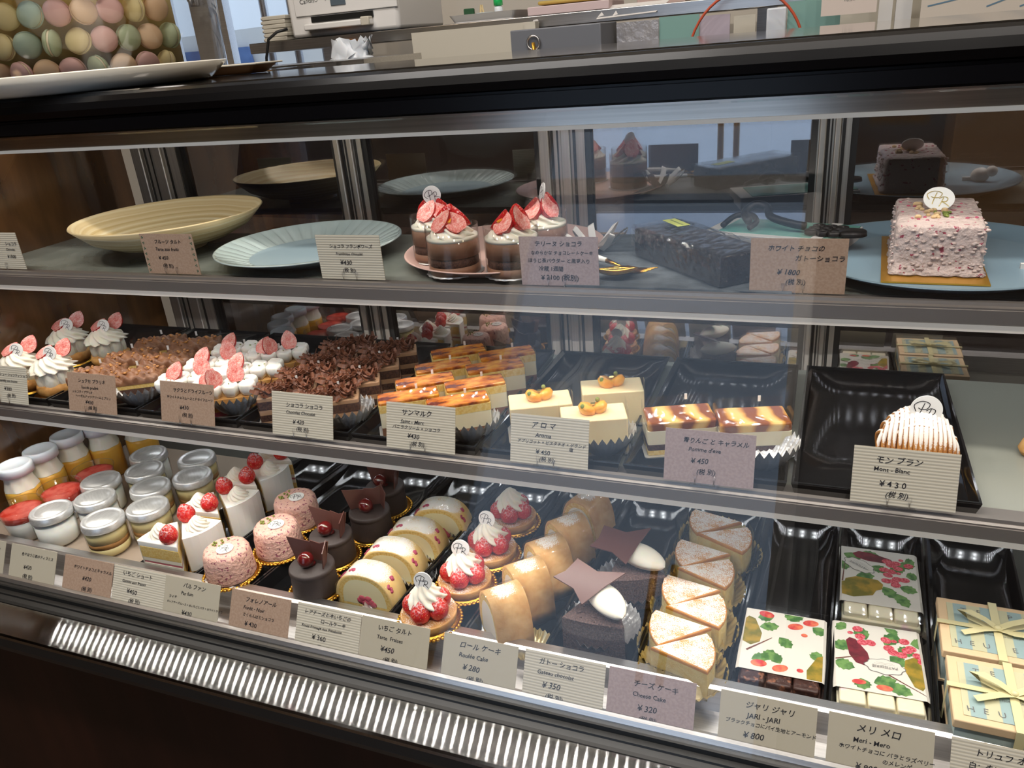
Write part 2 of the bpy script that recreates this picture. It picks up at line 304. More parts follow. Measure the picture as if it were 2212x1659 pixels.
    def grid(s, f, nu, nv, m=None, wrap=False):
        i = s.mi(m); V = [[s.v(f(u / (nu if wrap else nu - 1), w / (nv - 1))) for u in range(nu)] for w in range(nv)]
        for w in range(nv - 1):
            for u in range(nu if wrap else nu - 1): s.face([V[w][u], V[w][(u + 1) % nu], V[w + 1][(u + 1) % nu], V[w + 1][u]], i)
        return s
    def strip(s, pts, wd, m=None, z=0, axis='xz'):
        """flat pen stroke of width wd through 2-D points, lying in the xz plane (or xy)"""
        i = s.mi(m); P2 = [Vector(p) for p in pts]; L = []
        for k, p in enumerate(P2):
            d = P2[min(k + 1, len(P2) - 1)] - P2[max(k - 1, 0)]
            d = d.normalized() if d.length > 0 else Vector((1, 0)); nrm = Vector((-d.y, d.x)) * wd / 2
            e = []
            for q in (p + nrm, p - nrm): e.append(s.v((q.x, z, q.y) if axis == 'xz' else (q.x, q.y, z)))
            L.append(e)
        for a, b in zip(L, L[1:]): s.face([a[0], a[1], b[1], b[0]], i, False)
        return s
def obj(name, b, mat=None, parent=None, loc=None, rot=None, scale=None):
    me = bpy.data.meshes.new(name); bmesh.ops.recalc_face_normals(b.bm, faces=b.bm.faces) if not getattr(b, 'keep', False) else None
    b.bm.to_mesh(me); b.bm.free()
    for m in ([mat] if mat else b.ms): me.materials.append(m if not isinstance(m, str) else M[m])
    o = bpy.data.objects.new(name, me); COL.objects.link(o)
    if parent: o.parent = parent
    if loc is not None: o.location = loc
    if rot is not None: o.rotation_euler = rot
    if scale is not None: o.scale = (scale,) * 3 if not hasattr(scale, '__len__') else scale
    return o
def tag(o, label, cat, group=None):
    o['label'] = label; o['category'] = cat
    if group: o['group'] = group
    return o
def thing(name, label, cat, loc=(0, 0, 0), rz=0, group=None, rx=0):
    o = bpy.data.objects.new(name, None); o.empty_display_size = .02; COL.objects.link(o)
    o.location = loc; o.rotation_euler = (rx, 0, rz); return tag(o, label, cat, group)
def struct(o): o['kind'] = 'structure'; return o
def dup(root, loc, rz, label, scale=None):
    """a copy of a thing with copies of its parts and their sub-parts"""
    def cp(o, par):
        c = o.copy(); COL.objects.link(c)
        if par: c.parent = par
        for k in list(o.children): cp(k, c)
        return c
    r = cp(root, None); r.location = loc; r.rotation_euler = (root.rotation_euler.x, root.rotation_euler.y, rz); r['label'] = label
    if scale: r.scale = (scale,) * 3
    return r
def place(make, spots, group=None):
    """spots: (x, y, z, rz, label); the first builds the thing, the others copy it"""
    first = None
    for x, y, z, rz, lab in spots:
        if first is None: first = make(lab, (x, y, z), rz, group)
        else: dup(first, (x, y, z), rz, lab)
    return first
def arc(cx, cy, r, a0, a1, n): return [(cx + r * math.cos(a0 + (a1 - a0) * k / n), cy + r * math.sin(a0 + (a1 - a0) * k / n)) for k in range(n + 1)]
def rect(w, d, r=0, n=4):
    if not r: return [(-w / 2, -d / 2), (w / 2, -d / 2), (w / 2, d / 2), (-w / 2, d / 2)]
    o = []
    for cx, cy, a in ((w / 2 - r, -d / 2 + r, -PI / 2), (w / 2 - r, d / 2 - r, 0), (-w / 2 + r, d / 2 - r, PI / 2), (-w / 2 + r, -d / 2 + r, PI)): o += arc(cx, cy, r, a, a + PI / 2, n)
    return o
def wedge(L, w, bow=.010, n=6, off=0):
    """cake wedge: tip at x = -L/2, bowed back at x = +L/2, grown outwards by off"""
    return [(-L / 2 - off * 2, 0)] + [(L / 2 - bow * (k / n * 2 - 1) ** 2 + off, (w / 2 + off) * (k / n * 2 - 1)) for k in range(n + 1)]
# ---------------------------------------------------------------- lettering
_cv = {}
def textmesh(lines, mat, parent, name='lettering', y=-.0006, shear=.12, thin=-.004, flat=False, seed=0):
    """lines: (string, x, z, size, align) -> one mesh of letters standing in the xz plane (or lying in xy)"""
    rnd = random.Random(seed); b = B(); b.keep = True; dg = None
    for s, x, z, size, al in lines:
        cu = bpy.data.curves.new('w', 'FONT'); cu.body = s; cu.size = size; cu.align_x = al; cu.align_y = 'CENTER'; cu.shear = shear; cu.resolution_u = 2; cu.offset = thin * size
        ob = bpy.data.objects.new('w', cu); COL.objects.link(ob); bpy.context.view_layer.update()
        me = bpy.data.meshes.new_from_object(ob.evaluated_get(bpy.context.evaluated_depsgraph_get()))
        bpy.data.objects.remove(ob); bpy.data.curves.remove(cu)
        ph = rnd.uniform(0, 6); A = .035 * size
        vs = []
        for q in me.vertices:
            px, py = q.co.x, q.co.y
            wx = px + A * math.sin(py / size * 4 + ph); wy = py + 1.3 * A * math.sin(px / size * 2.3 + ph * 2)
            vs.append(b.v((x + wx, y, z + wy) if not flat else (x + wx, z + wy, y)))
        for f in me.polygons: b.face([vs[k] for k in f.vertices], 0, False)
        bpy.data.meshes.remove(me)
    return obj(name, b, mat, parent)
# ---------------------------------------------------------------- small cake parts
def rosette(R, Hh, n=9, turns=2.2, nu=72, nv=22):
    b = B()
    def f(u, t):
        a = 2 * PI * u; r = R * (1 - t) ** .72 * (1 + .05 * math.sin(PI * t)); st = .14 * math.cos(n * (a + turns * t * 1.1)); tier = .035 * math.sin(t * 2 * PI * 3 + a)
        r *= 1 + (st + tier) * (1 - t * .5); return (r * math.cos(a), r * math.sin(a), Hh * t ** .95)
    b.grid(f, nu, nv, wrap=True); return b
def strawb(R=.014, L=.03, half=False, n=20, k=14):
    """berry pointing along +z, stalk end at z = 0; half keeps the y > 0 side"""
    b = B()
    def rad(t): return R * (math.sin(PI * min(1, t * .93 + .07)) ** .62) * (1 - .28 * t)
    if not half:
        b.lathe([(0, 0)] + [(max(rad(j / k), .0004), L * j / k) for j in range(1, k)] + [(0, L)], n); return b
    b.grid(lambda u, t: (rad(.02 + .98 * t) * math.cos(PI * u) if 0 < t < 1 else rad(.02) * math.cos(PI * u) * (1 - t), rad(.02 + .98 * t) * math.sin(PI * u) if 0 < t < 1 else 0, L * t), n, k); return b
def strawb_cut(R=.014, L=.03, k=14):
    b = B(); rad = lambda t: R * (math.sin(PI * min(1, t * .93 + .07)) ** .62) * (1 - .28 * t)
    pts = [(rad(.02 + .98 * j / k) if j < k else 0, 0, L * j / k) for j in range(k + 1)]
    b.poly([(x * .985, -.0003, z) for x, _, z in pts] + [(-x * .985, -.0003, z) for x, _, z in pts[::-1][1:]]); return b
def half_berry(parent, loc, rot, s=1.0, dust=False):
    o = obj('strawberry', strawb(half=True), M['berryd' if dust else 'berry'], parent, loc, rot, s); obj('cut_face', strawb_cut(), M['cut'], o); return o
PRL = [[(-.62, -.1), (-.75, .35), (-.3, .62), (.18, .45), (.05, .1), (-.3, .05), (-.5, .15)], [(-.12, .5), (-.3, .0), (-.45, -.5)],
       [(.0, -.05), (.28, .12), (.55, .0), (.45, -.28), (.15, -.3)], [(.3, .08), (.12, -.4), (-.02, -.72)], [(.15, -.3), (.38, -.45), (.62, -.72)]]
def smooth(pts, n=6):
    o = []; p = [pts[0]] + list(pts) + [pts[-1]]
    for k in range(1, len(p) - 2):
        for j in range(n):
            t = j / n; q = [.5 * (2 * p[k][c] + (p[k + 1][c] - p[k - 1][c]) * t + (2 * p[k - 1][c] - 5 * p[k][c] + 4 * p[k + 1][c] - p[k + 2][c]) * t * t + (-p[k - 1][c] + 3 * p[k][c] - 3 * p[k + 1][c] + p[k + 2][c]) * t ** 3) for c in range(len(pts[0]))]
            o.append(tuple(q))
    return o + [pts[-1]]
def pr_plaque(parent, loc, rot, r=.0105, oval=1.0, ink='ink'):
    """round white plaque, its face towards -y, with two looped letters"""
    b = B(); ring = [(r * math.cos(2 * PI * k / 36), r * oval * math.sin(2 * PI * k / 36)) for k in range(36)]
    b.plate([(x, 0, z) for x, z in ring], .0012); o = obj('plaque', b, M['plaque'], parent, loc, rot)
    l = B(); l.keep = True
    for st in PRL: l.strip([(x * r, z * r * oval) for x, z in smooth(st)], r * .055, None, -.0009)
    obj('monogram', l, M[ink], o); return o
def film(parent, poly, h, z0=0, name='clear_film', tab=None):
    b = B(); n = len(poly); A = [b.v((x, y, z0)) for x, y in poly]; C = [b.v((x, y, z0 + h)) for x, y in poly]
    for k in range(n): b.face([A[k], A[(k + 1) % n], C[(k + 1) % n], C[k]], 0, False)
    o = obj(name, b, M['film'], parent)
    if tab:
        t = B().box((tab[0], tab[1], z0 + h - .002), (.003, .0006, .007)); obj('seal_tab', t, M['whitep'], o)
    return o
def pleats(parent, R, n=28, rise=.006, mat='foil', name='foil_cup', z=.0, flat=.62, amp=.0022, ax=1.0):
    b = B(); pr = [(0, .0004), (R * flat * .5, .0004), (R * flat, .0006)] + [(R * (flat + (1 - flat) * k / 4), rise * (k / 4) ** 1.4 + .0006) for k in range(1, 5)]
    b.lathe(pr, n * 4, wave=lambda a, k: (0, max(0, (k - 2)) / 4 * amp * (1 + math.cos(n * a))))
    return obj(name, b, M[mat], parent, (0, 0, z), None, (1, ax, 1))
def layers(parent, poly, spec, z=0, jit=.0004, bev=.0008):
    """spec: (name, height, material, grow)"""
    for nm, h, mt, gr in spec:
        cx = sum(p[0] for p in poly) / len(poly); cy = sum(p[1] for p in poly) / len(poly)
        pl = [(x + (x - cx) / max(1e-6, math.hypot(x - cx, y - cy)) * gr, y + (y - cy) / max(1e-6, math.hypot(x - cx, y - cy)) * gr) for x, y in poly]
        obj(nm, B().prism(pl, z, z + h, bev=bev), M[mt], parent); z += h
    return z
def base_card(parent, W_, D_):
    return obj('silver_card', B().prism(rect(W_ + .008, D_ + .008, .004, 3), 0, .0013), M['silver'], parent)
def mound(W_, D_, z, f, nu=34, nv=20):
    b = B(); T = [[b.v(((u / (nu - 1) - .5) * W_, (w / (nv - 1) - .5) * D_, z + f(u / (nu - 1), w / (nv - 1)))) for u in range(nu)] for w in range(nv)]
    for w in range(nv - 1):
        for u in range(nu - 1): b.face([T[w][u], T[w][u + 1], T[w + 1][u + 1], T[w + 1][u]])
    rim = [T[0][u] for u in range(nu)] + [T[w][-1] for w in range(1, nv)] + [T[-1][u] for u in range(nu - 2, -1, -1)] + [T[w][0] for w in range(nv - 2, 0, -1)]
    lo = [b.bm.verts.new((v.co.x, v.co.y, z)) for v in rim]; n = len(rim)
    for k in range(n): b.face([rim[k], rim[(k + 1) % n], lo[(k + 1) % n], lo[k]])
    return b
def scatter_bits(n, area_, z, s, rnd, shape='box'):
    b = B()
    for k in range(n):
        x, y = area_(rnd); r = s * rnd.uniform(.6, 1.3)
        if shape == 'ball': b.ball((x, y, z + r * .5), (r, r * rnd.uniform(.6, .9), r * rnd.uniform(.6, .9)), n=7, k=5)
        else: b.box((x, y, z + r * .4), (r * 2, r, r * .8), rnd.uniform(0, 3), None, r * .2, rnd.uniform(-.6, .6))
    return b
def shavings(n, w, d, z, rnd, s=1.0):
    b = B()
    for k in range(n):
        X = Matrix.Translation((rnd.uniform(-w, w) / 2, rnd.uniform(-d, d) / 2, z + rnd.uniform(0, .008))) @ Matrix.Rotation(rnd.uniform(0, 6.3), 4, 'Z') @ Matrix.Rotation(rnd.uniform(-.9, .9), 4, 'X') @ Matrix.Rotation(rnd.uniform(-.7, .7), 4, 'Y')
        L = rnd.uniform(.008, .017) * s; wd = rnd.uniform(.002, .0045) * s; cv = rnd.uniform(60, 140)
        P2 = [(L * (q / 4 - .5), q) for q in range(5)]; R1 = []; 
        for x, q in P2:
            w2 = wd * (.35 + .65 * math.sin(PI * (q + .6) / 5.2)); zz = cv * x * x
            R1.append([b.v(X @ Vector((x, yy, zz + dz))) for yy, dz in ((-w2, .0), (w2, .0), (w2, .0006), (-w2, .0006))])
        for a, c in zip(R1, R1[1:]):
            for q in range(4): b.face([a[q], a[(q + 1) % 4], c[(q + 1) % 4], c[q]], 0, False)
        b.face(R1[0], 0, False); b.face(R1[-1][::-1], 0, False)
    return b
# ================================================================ THE SETTING
XL, XR = -1.236, .62                       # inside of the showcase, left and right
def sbox(name, x0, x1, y0, y1, z0, z1, m, bev=0):
    return struct(obj(name, B().box(((x0 + x1) / 2, (y0 + y1) / 2, (z0 + z1) / 2), (x1 - x0, y1 - y0, z1 - z0), bev=bev), M[m]))
sbox('floor', -4.2, 3, -1.0, 2.9, -.1, 0, 'floorm')
sbox('ceiling', -4.2, 3, -1.1, 2.9, 3.1, 3.2, 'ceil')
sbox('wall_left', -4.3, -4.2, -1.1, 2.9, 0, 3.1, 'wallp'); sbox('wall_right', 3, 3.1, -1.1, 2.9, 0, 3.1, 'darkwall')
# shop front behind the customer: dark wall with one tall glazed doorway
OX0, OX1 = -1.14, -.03
b = B()
for x0, x1, z0, z1 in ((-4.2, OX0, 0, 3.1), (OX1, 3, 0, 3.1), (OX0, OX1, 3.0, 3.1)): b.box(((x0 + x1) / 2, -1.05, (z0 + z1) / 2), (x1 - x0, .1, z1 - z0))
struct(obj('wall_front', b, M['darkwall']))
b = B()
for x in (OX0 + .03, OX1 - .03): b.box((x, -1.05, 1.5), (.06, .06, 3.0))
for z in (.06, 2.62, 2.97): b.box(((OX0 + OX1) / 2, -1.05, z), (OX1 - OX0, .06, .08 if z < 2.9 else .06))
d1 = struct(obj('door_1', b, M['alu'])); g = obj('glass_pane', B().box(((OX0 + OX1) / 2, -1.05, 1.5), (OX1 - OX0 - .1, .008, 2.9)), M['plastic'], d1)
b = B()
for x in (-.42, -.36): b.tube([(x, -1.0, .85), (x, -1.0, 1.2)], .012)
obj('door_handle', b, M['goldp'], d1)
struct(obj('street_pavement', B().box((0, -4, -.15), (14, 5.9, .1)), M['road']))
# back wall with a barred kitchen window
WX0, WX1, WZ0, WZ1, WY = -2.55, -1.60, 1.15, 2.3, 2.75
b = B()
for x0, x1, z0, z1 in ((-4.2, WX0, 0, 3.1), (WX1, 3, 0, 3.1), (WX0, WX1, 0, WZ0), (WX0, WX1, WZ1, 3.1)): b.box(((x0 + x1) / 2, WY + .05, (z0 + z1) / 2), (x1 - x0, .1, z1 - z0))
struct(obj('wall_back', b, M['wallp']))
w1 = struct(obj('window_1', B().box(((WX0 + WX1) / 2, WY + .02, WZ0 + .02), (WX1 - WX0, .08, .04)).box(((WX0 + WX1) / 2, WY + .02, WZ1 - .02), (WX1 - WX0, .08, .04)).box((WX0 + .02, WY + .02, 1.7), (.04, .08, 1.1)).box((WX1 - .02, WY + .02, 1.7), (.04, .08, 1.1)), M['alu']))
obj('glass_pane', B().box(((WX0 + WX1) / 2, WY + .03, 1.72), (WX1 - WX0 - .08, .006, 1.08)), M['plastic'], w1)
obj('sash', B().box((-2.30, WY - .02, 1.72), (.09, .05, 1.1)).box((-2.215, WY - .01, 1.72), (.03, .04, 1.1)), M['alu'], w1)
obj('latch', B().box((-2.31, WY - .055, 1.635), (.035, .02, .07), m='alu', bev=.006).ball((-2.31, WY - .07, 1.625), .014, 'steel').tube([(-2.31, WY - .07, 1.65), (-2.30, WY - .085, 1.60)], .006, m='steel'), None, w1)
for x in (-2.09, -1.965, -1.84, -1.72): obj('window_bar', B().tube([(x, WY + .07, 1.15), (x, WY + .07, 2.3)], .016), M['alu'], w1)
b = B().box((-4.9, 6.8, 2.0), (4.4, .2, 4.0), m='white')
for k in range(5): b.box((-5.5 + k * .55, 6.68, 2.35), (.2, .04, .5), m='grey')
t = tag(obj('neighbouring_house', b), 'white house across the street seen through the barred window', 'building')
struct(obj('street_ground', B().box((-3.5, 6, -.1), (11, 6, .1)), M['road']))
# parked car outside
t = thing('car', 'white parked car outside the barred kitchen window', 'car', (-3.75, 4.95, 0), .15)
t.scale = (1.13,) * 3
cp = [(-1.7, .35), (1.7, .35), (1.75, .75), (1.1, .9), (.55, 1.36), (-.9, 1.40), (-1.5, .95), (-1.75, .85)]
b = B(); b.T = Matrix.Rotation(PI / 2, 4, 'Z'); b.extr(cp, -.75, .75); b.T = Matrix()
obj('body', b, M['white'], t)
b = B().plate([(1.06, -.6, .93), (1.06, .6, .93), (.60, .55, 1.33), (.60, -.55, 1.33)], .02).plate([(.4, -.77, .93), (-1.0, -.77, .93), (-.8, -.77, 1.3), (.35, -.77, 1.3)], .02); obj('windscreen', b, M['bluefold'], t)
for x in (-1.1, 1.1):
    for y in (-.76, .76):
        b = B(); b.T = Matrix.Translation((x, y, .32)) @ Matrix.Rotation(PI / 2, 4, 'X'); b.lathe([(0, -.08), (.3, -.08), (.32, 0), (.3, .08), (0, .08)], 24); obj('wheel', b, M['gasket'], t)
# added ceiling fill: kitchen panels and aisle spotlights; then two warm round lamps
for k, (x, y, w, d, col, st) in enumerate(((-1.0, 1.25, 1.2, .3, (1, .95, .90, 1), 17), (.2, 1.25, 1.2, .3, (1, .92, .84, 1), 7))):  # unseen panels added to brighten the kitchen behind the case
    t = thing('kitchen_fill_panel', ['added flat fill lamp over the kitchen, towards the window', 'added flat fill lamp over the kitchen, away from the window'][k], 'lamp', (x, y, 3.1))
    obj('housing', B().box((0, 0, -.02), (w + .04, d + .04, .038)), M['whitep'], t)
    obj('diffuser', B().poly([(-w / 2, -d / 2, -.0405), (-w / 2, d / 2, -.0405), (w / 2, d / 2, -.0405), (w / 2, -d / 2, -.0405)]), emit('kitchen_fill_glow', col, st), t)
for k, x in enumerate((-1.75, -1.05, -.35, .35, 1.05)):  # unseen spots added as front fill for the cards and cake fronts
    t = thing('aisle_fill_light', '%s of the five added fill spotlights over the customer aisle' % ['leftmost', 'second from the left', 'middle one', 'second from the right', 'rightmost'][k], 'lamp', (x, -.15 - .08 * (k % 2), 3.1), 0, 'added aisle fill spotlights')
    obj('housing', B().lathe([(0, -.002), (.075, -.002), (.085, 0), (.085, -.02), (.075, -.022), (.068, -.008)], 32), M['whitep'], t)
    obj('diffuser', B().lathe([(.068, -.010), (0, -.011)], 32), emit('aisle_fill_glow', (1, .92, .83, 1), 330), t)
for k, (x, y) in enumerate(((-2.2, .3), (1.4, .5))):
    t = thing('ceiling_light', ['warm round ceiling lamp over the left side of the shop', 'warm round ceiling lamp over the right side of the shop'][k], 'lamp', (x, y, 3.1))
    obj('housing', B().lathe([(0, 0), (.11, 0), (.11, -.03), (.095, -.03), (.09, -.012), (0, -.012)], 32), M['whitep'], t)
    obj('diffuser', B().lathe([(.09, -.02), (0, -.022)], 32), emit('warm_lamp', (1, .70, .40, 1), 90), t)
# ================================================================ SHOWCASE
case = thing('showcase', 'long refrigerated showcase with sloping front glass and three lit levels', 'showcase', (0, 0, 0))
cab = lambda n, b, m: obj(n, b, M[m] if m else None, case)
cab('wood_base', B().box(((XL + XR) / 2, .86, .33), (XR - XL + .3, .58, .66), m='wood').box(((XL + XR) / 2, .88, .04), (XR - XL + .3, .5, .08)), 'wood')
cab('steel_ledge', B().extr([(.566, .7275), (.516, .7288), (.5135, .7270), (.5130, .723), (.53, .716), (.566, .716)], XL - .15, XR + .15), 'steelr')
cab('ledge_trim', B().extr([(.5130, .723), (.5125, .709), (.517, .697), (.56, .697), (.56, .716)], XL - .15, XR + .15), 'gasket')
cab('glass_gasket', B().extr([(.590, .7435), (.584, .7395), (.583, .7345), (.577, .7335), (.576, .7315), (.569, .7305), (.566, .7285), (.566, .70), (.60, .70)], XL - .15, XR + .15), 'gasket')
cab('sill_rail', B().extr([(.606, .7405), (.600, .7475), (.596, .7485), (.592, .7475), (.589, .7435), (.589, .715), (.606, .715)], XL - .1, XR + .1), 'alu')
cab('card_ledge', B().extr([(.606, .735), (.606, .725), (.66, .725), (.66, .762), (.6465, .765), (.6425, .7625), (.640, .735)], XL - .1, XR + .1), 'alu')
cab('base_floor', B().box(((XL + XR) / 2, .90, .7275), (XR - XL, .50, .005)), 'basef')
fg = B().box((0, 0, 0), (XR - XL + .2, .006, .632)); fo = cab('front_glass', fg, 'frontglass'); fo.location = ((XL + XR) / 2, .7105, 1.0345); fo.rotation_euler = (-math.atan2(.25, .57), 0, 0)
# top: counter, black rounded rail, hood over the top shelf
cab('counter_top', B().extr([(.868, 1.3755), (.872, 1.377), (1.295, 1.377), (1.30, 1.372), (1.30, 1.345), (.868, 1.345)], XL - .5, XR + .2), 'mirror')
rail = [(.868, 1.374), (.858, 1.3755), (.846, 1.3725), (.838, 1.366), (.834, 1.357), (.837, 1.3485), (.842, 1.3465), (.842, 1.344), (.837, 1.3435), (.836, 1.329), (.852, 1.329), (.868, 1.345)]
cab('black_rail', B().extr(rail, XL - .5, XR + .2), 'black')
cab('black_fascia', B().extr([(.852, 1.345), (.856, 1.325), (.866, 1.325), (.866, 1.345)], XL - .1, XR + .1), 'black')
cab('light_hood', B().extr([(.868, 1.345), (.868, 1.3055), (.874, 1.3035), (.874, 1.340), (1.15, 1.340), (1.15, 1.345)], XL, XR), 'hood')
cab('hood_edge', B().extr([(.866, 1.3055), (.866, 1.301), (.890, 1.301), (.890, 1.3055)], XL, XR), 'ltcover')
# shelves
def shelf(z, yf, mat, right=XR):
    cab('shelf_plate', B().box(((XL + right) / 2, (yf + .012 + 1.05) / 2, z - .004), (right - XL, 1.05 - yf - .012, .008)), mat)
    cab('shelf_nosing', B().extr([(yf + .034, z - .008), (yf + .034, z), (yf + .014, z + .0005), (yf + .012, z + .005), (yf + .006, z + .005), (yf + .005, z + .002), (yf + .001, z + .001), (yf + .001, z - .0005), (yf, z - .001), (yf, z - .014), (yf + .002, z - .0155), (yf + .034, z - .0155)], XL, right), 'anod')
    cab('light_cover', B().extr([(yf + .0022, z - .0157), (yf + .0040, z - .0232), (yf + .0065, z - .0232), (yf + .0065, z - .0157)], XL, right), 'ltcover')
S1, S2, S3 = 1.138, .956, .744
shelf(S1, .787, 'shelf'); shelf(S2, .712, 'shelfw')
# strips of LED chips behind each front edge and inside the hood
def led(nm, y, z, tilt, step=.0185, mat='led'):
    b = B(); n = int((XR - XL - .06) / step); b.keep = True
    for k in range(n):
        x = XL + .03 + k * step; i = b.mi(mat); s = .0024
        q = [b.v((x + dx * s * .385, y + dy * s * math.cos(tilt), z + dy * s * math.sin(tilt))) for dx, dy in ((-1, -1), (-1, 1), (1, 1), (1, -1))]
        b.face(q, i, False)
    cab('led_chip_row', b, None)
led('hood', .905, 1.3375, 0); led('upper', .7985, S1 - .0238, -.4); led('middle', .7225, S2 - .0238, -.5, .0135)
for z in (S1, S2):
    cab('rear_light_bar', B().box(((XL + XR) / 2, 1.032, z - .010), (XR - XL - .04, .030, .004)), 'whitep')
    for y in (1.026, 1.038): led('rear', y, z - .0125, 0, .0185, 'led2')
# sliding doors at the back
DY = 1.15
posts = [(-1.185, -1.085), (-.755, -.705), (-.405, -.335), (-.022, .018), (.35, .39)]
for k, (a, c) in enumerate(posts):
    cab('post_groove', B().box((a + (c - a) * .30, DY - .0152, 1.02), (.0035, .002, .62)).box((a + (c - a) * .42, DY - .0152, 1.02), (.002, .002, .62)).box((a + (c - a) * .78, DY - .0152, 1.02), (.004, .002, .62)), 'gasket')
    b = B().box(((a + c) / 2, DY, 1.02), (c - a, .03, .62)).box((a + (c - a) * .15, DY - .018, 1.02), ((c - a) * .22, .010, .62), bev=.002).box((a + (c - a) * .60, DY - .017, 1.02), ((c - a) * .20, .006, .62), bev=.002)
    cab('door_post', b, 'steelv')
for k in range(4):
    a, c = posts[k][1], posts[k + 1][0]
    p = cab('sliding_door', B().box(((a + c) / 2, DY, 1.02), (c - a, .008, .60)), 'pane')
    obj('door_seal', B().box((a + .004, DY - .006, 1.02), (.008, .012, .60)).box((c - .004, DY - .006, 1.02), (.008, .012, .60)).box(((a + c) / 2, DY - .006, 1.305), (c - a, .012, .012)), M['gasket'], p)
cab('door_track', B().box(((XL + XR) / 2, DY, .715), (XR - XL, .05, .02)).box(((XL + XR) / 2, DY, 1.325), (XR - XL, .04, .03)), 'alu')
cab('end_panel', B().box((XL - .006, .86, 1.02), (.012, .60, .62)), 'endpanel')
cab('end_panel', B().box((XR + .006, .86, 1.02), (.012, .60, .62)), 'steel')
# suction hook on the rear post
t = tag(obj('suction_hook', B().lathe([(0, -.004), (.010, -.003), (.013, .0), (.006, .003), (.004, .008), (0, .009)], 24, m='frost').tube([(0, 0, .006), (-.03, 0, .020), (-.055, -.004, .010), (-.065, -.006, -.012)], .0022, m='frost')), 'frosted suction hook with a bent arm on the rear post', 'hook')
t.location = (-1.112, 1.118, 1.075); t.rotation_euler = (PI / 2, 0, 0)
# ---------------------------------------------------------------- display trays
TD = [(.245, .230), (.144, .131), (.045, .033), (-.052, -.066), (-.148, -.164), (-.247, -.264), (-.344, -.366), (-.443, -.469), (-.539, -.573), (-.640, -.678), (-.733, -.775), (-.829, -.878), (-.923, -.980)]
def tray(c, zf, rim, label, group, thick=.002):
    """c: four corners (front-left, front-right, back-right, back-left) of the rim"""
    cx = sum(p[0] for p in c) / 4; cy = sum(p[1] for p in c) / 4
    ins = lambda d: [(x + (d if x < cx else -d), y + (d if y < cy else -d)) for x, y in c]
    b = B(); (fl, fr, br, bl) = c
    def row(t, z, d): # a row across the tray at depth share t, edges pulled in by d
        x0 = fl[0] + (bl[0] - fl[0]) * t + d; x1 = fr[0] + (br[0] - fr[0]) * t - d; y0 = fl[1] + (bl[1] - fl[1]) * t; y1 = fr[1] + (br[1] - fr[1]) * t
        return [b.v((x - cx, y - cy, z - zf)) for x, y in ((x0, y0), (x0 + (x1 - x0) * .25, y0 + (y1 - y0) * .25), (x0 + (x1 - x0) * .5, (y0 + y1) / 2), (x0 + (x1 - x0) * .75, y0 + (y1 - y0) * .75), (x1, y1))]
    D = bl[1] - fl[1]; hh = rim - zf - thick; prof = [(.0085 / D, 0), (.3, 0), (.6, 0), (.78, 0)] + [(.78 + .195 * k / 7, hh * .82 * (k / 7) ** 2.2) for k in range(1, 8)]
    fl_ = [row(t, zf + thick + z, .0085) for t, z in prof]
    for r0, r1 in zip(fl_, fl_[1:]):
        for q in range(4): b.face([r0[q], r0[q + 1], r1[q + 1], r1[q]], 0, True)
    R = [[b.v((x - cx, y - cy, z - zf)) for x, y in ins(d)] for d, z in ((.0045, zf), (.001, rim - .001), (.0012, rim), (.0035, rim))]
    for a, e in zip(R, R[1:]):
        for q in range(4): b.face([a[q], a[(q + 1) % 4], e[(q + 1) % 4], e[q]], 0, False)
    b.face(R[0][::-1], 0, False); I = R[-1]
    b.face([I[0], I[1]] + fl_[0][::-1], 0, False); b.face([I[2], I[3]] + fl_[-1], 0, False)
    b.face([I[1], I[2]] + [r[4] for r in fl_[::-1]], 0, False); b.face([I[3], I[0]] + [r[0] for r in fl_], 0, False)
    o = tag(obj('display_tray', b, M['tray'], None, (cx, cy, zf)), label, 'tray', group); return o
names3 = ['black tray holding the ribboned gift boxes', 'black tray holding the two white chocolate bars in printed sleeves', 'black tray holding the dark chocolate bar', 'black tray holding the cheesecake wedges', 'black tray holding the two chocolate gateau wedges', 'black tray holding the brown sponge rolls', 'black tray holding the strawberry tarts', 'black tray holding the pale raspberry rolls', 'black tray holding the dark cherry domes', 'black tray holding the pink nut domes', 'black tray holding the strawberry shortcakes']
for k, nme in enumerate(names3):
    (rb, rf), (lb, lf) = TD[k], TD[k + 1]
    tray([(lf, .650), (rf, .650), (rb, .992), (lb, .992)], S3 - .002, S3 + .018, nme, 'bottom row of black trays')
DX = [-1.22, -1.048, -.876, -.703, -.531, -.3595, -.190, -.0185, .153]
names2 = ['choux cream puffs', 'praline slices', 'strawberry cream slices', 'chocolate shaving slices', 'scorched custard slices', 'apricot mousse slices', 'two caramel apple slices', 'powdered mont blanc']
for k, nme in enumerate(names2):
    tray([(DX[k] + .001, .727), (DX[k + 1] - .001, .727), (DX[k + 1] - .004, 1.036), (DX[k] + .004, 1.036)], S2 + .0003, S2 + .014, 'black tray under the ' + nme + ' on the middle shelf', 'middle row of black trays')
t = tag(obj('wooden_board', B().prism([(-1.232, .650), (-.886, .650), (-.838, .985), (-1.232, .985)], .7302, .742, bev=.0015), M['board']), 'pale board under the pudding bottles, jelly cups and lidded jars', 'board')
# ================================================================ BOTTOM ROW
FL = S3 + .0003; BD = .7423
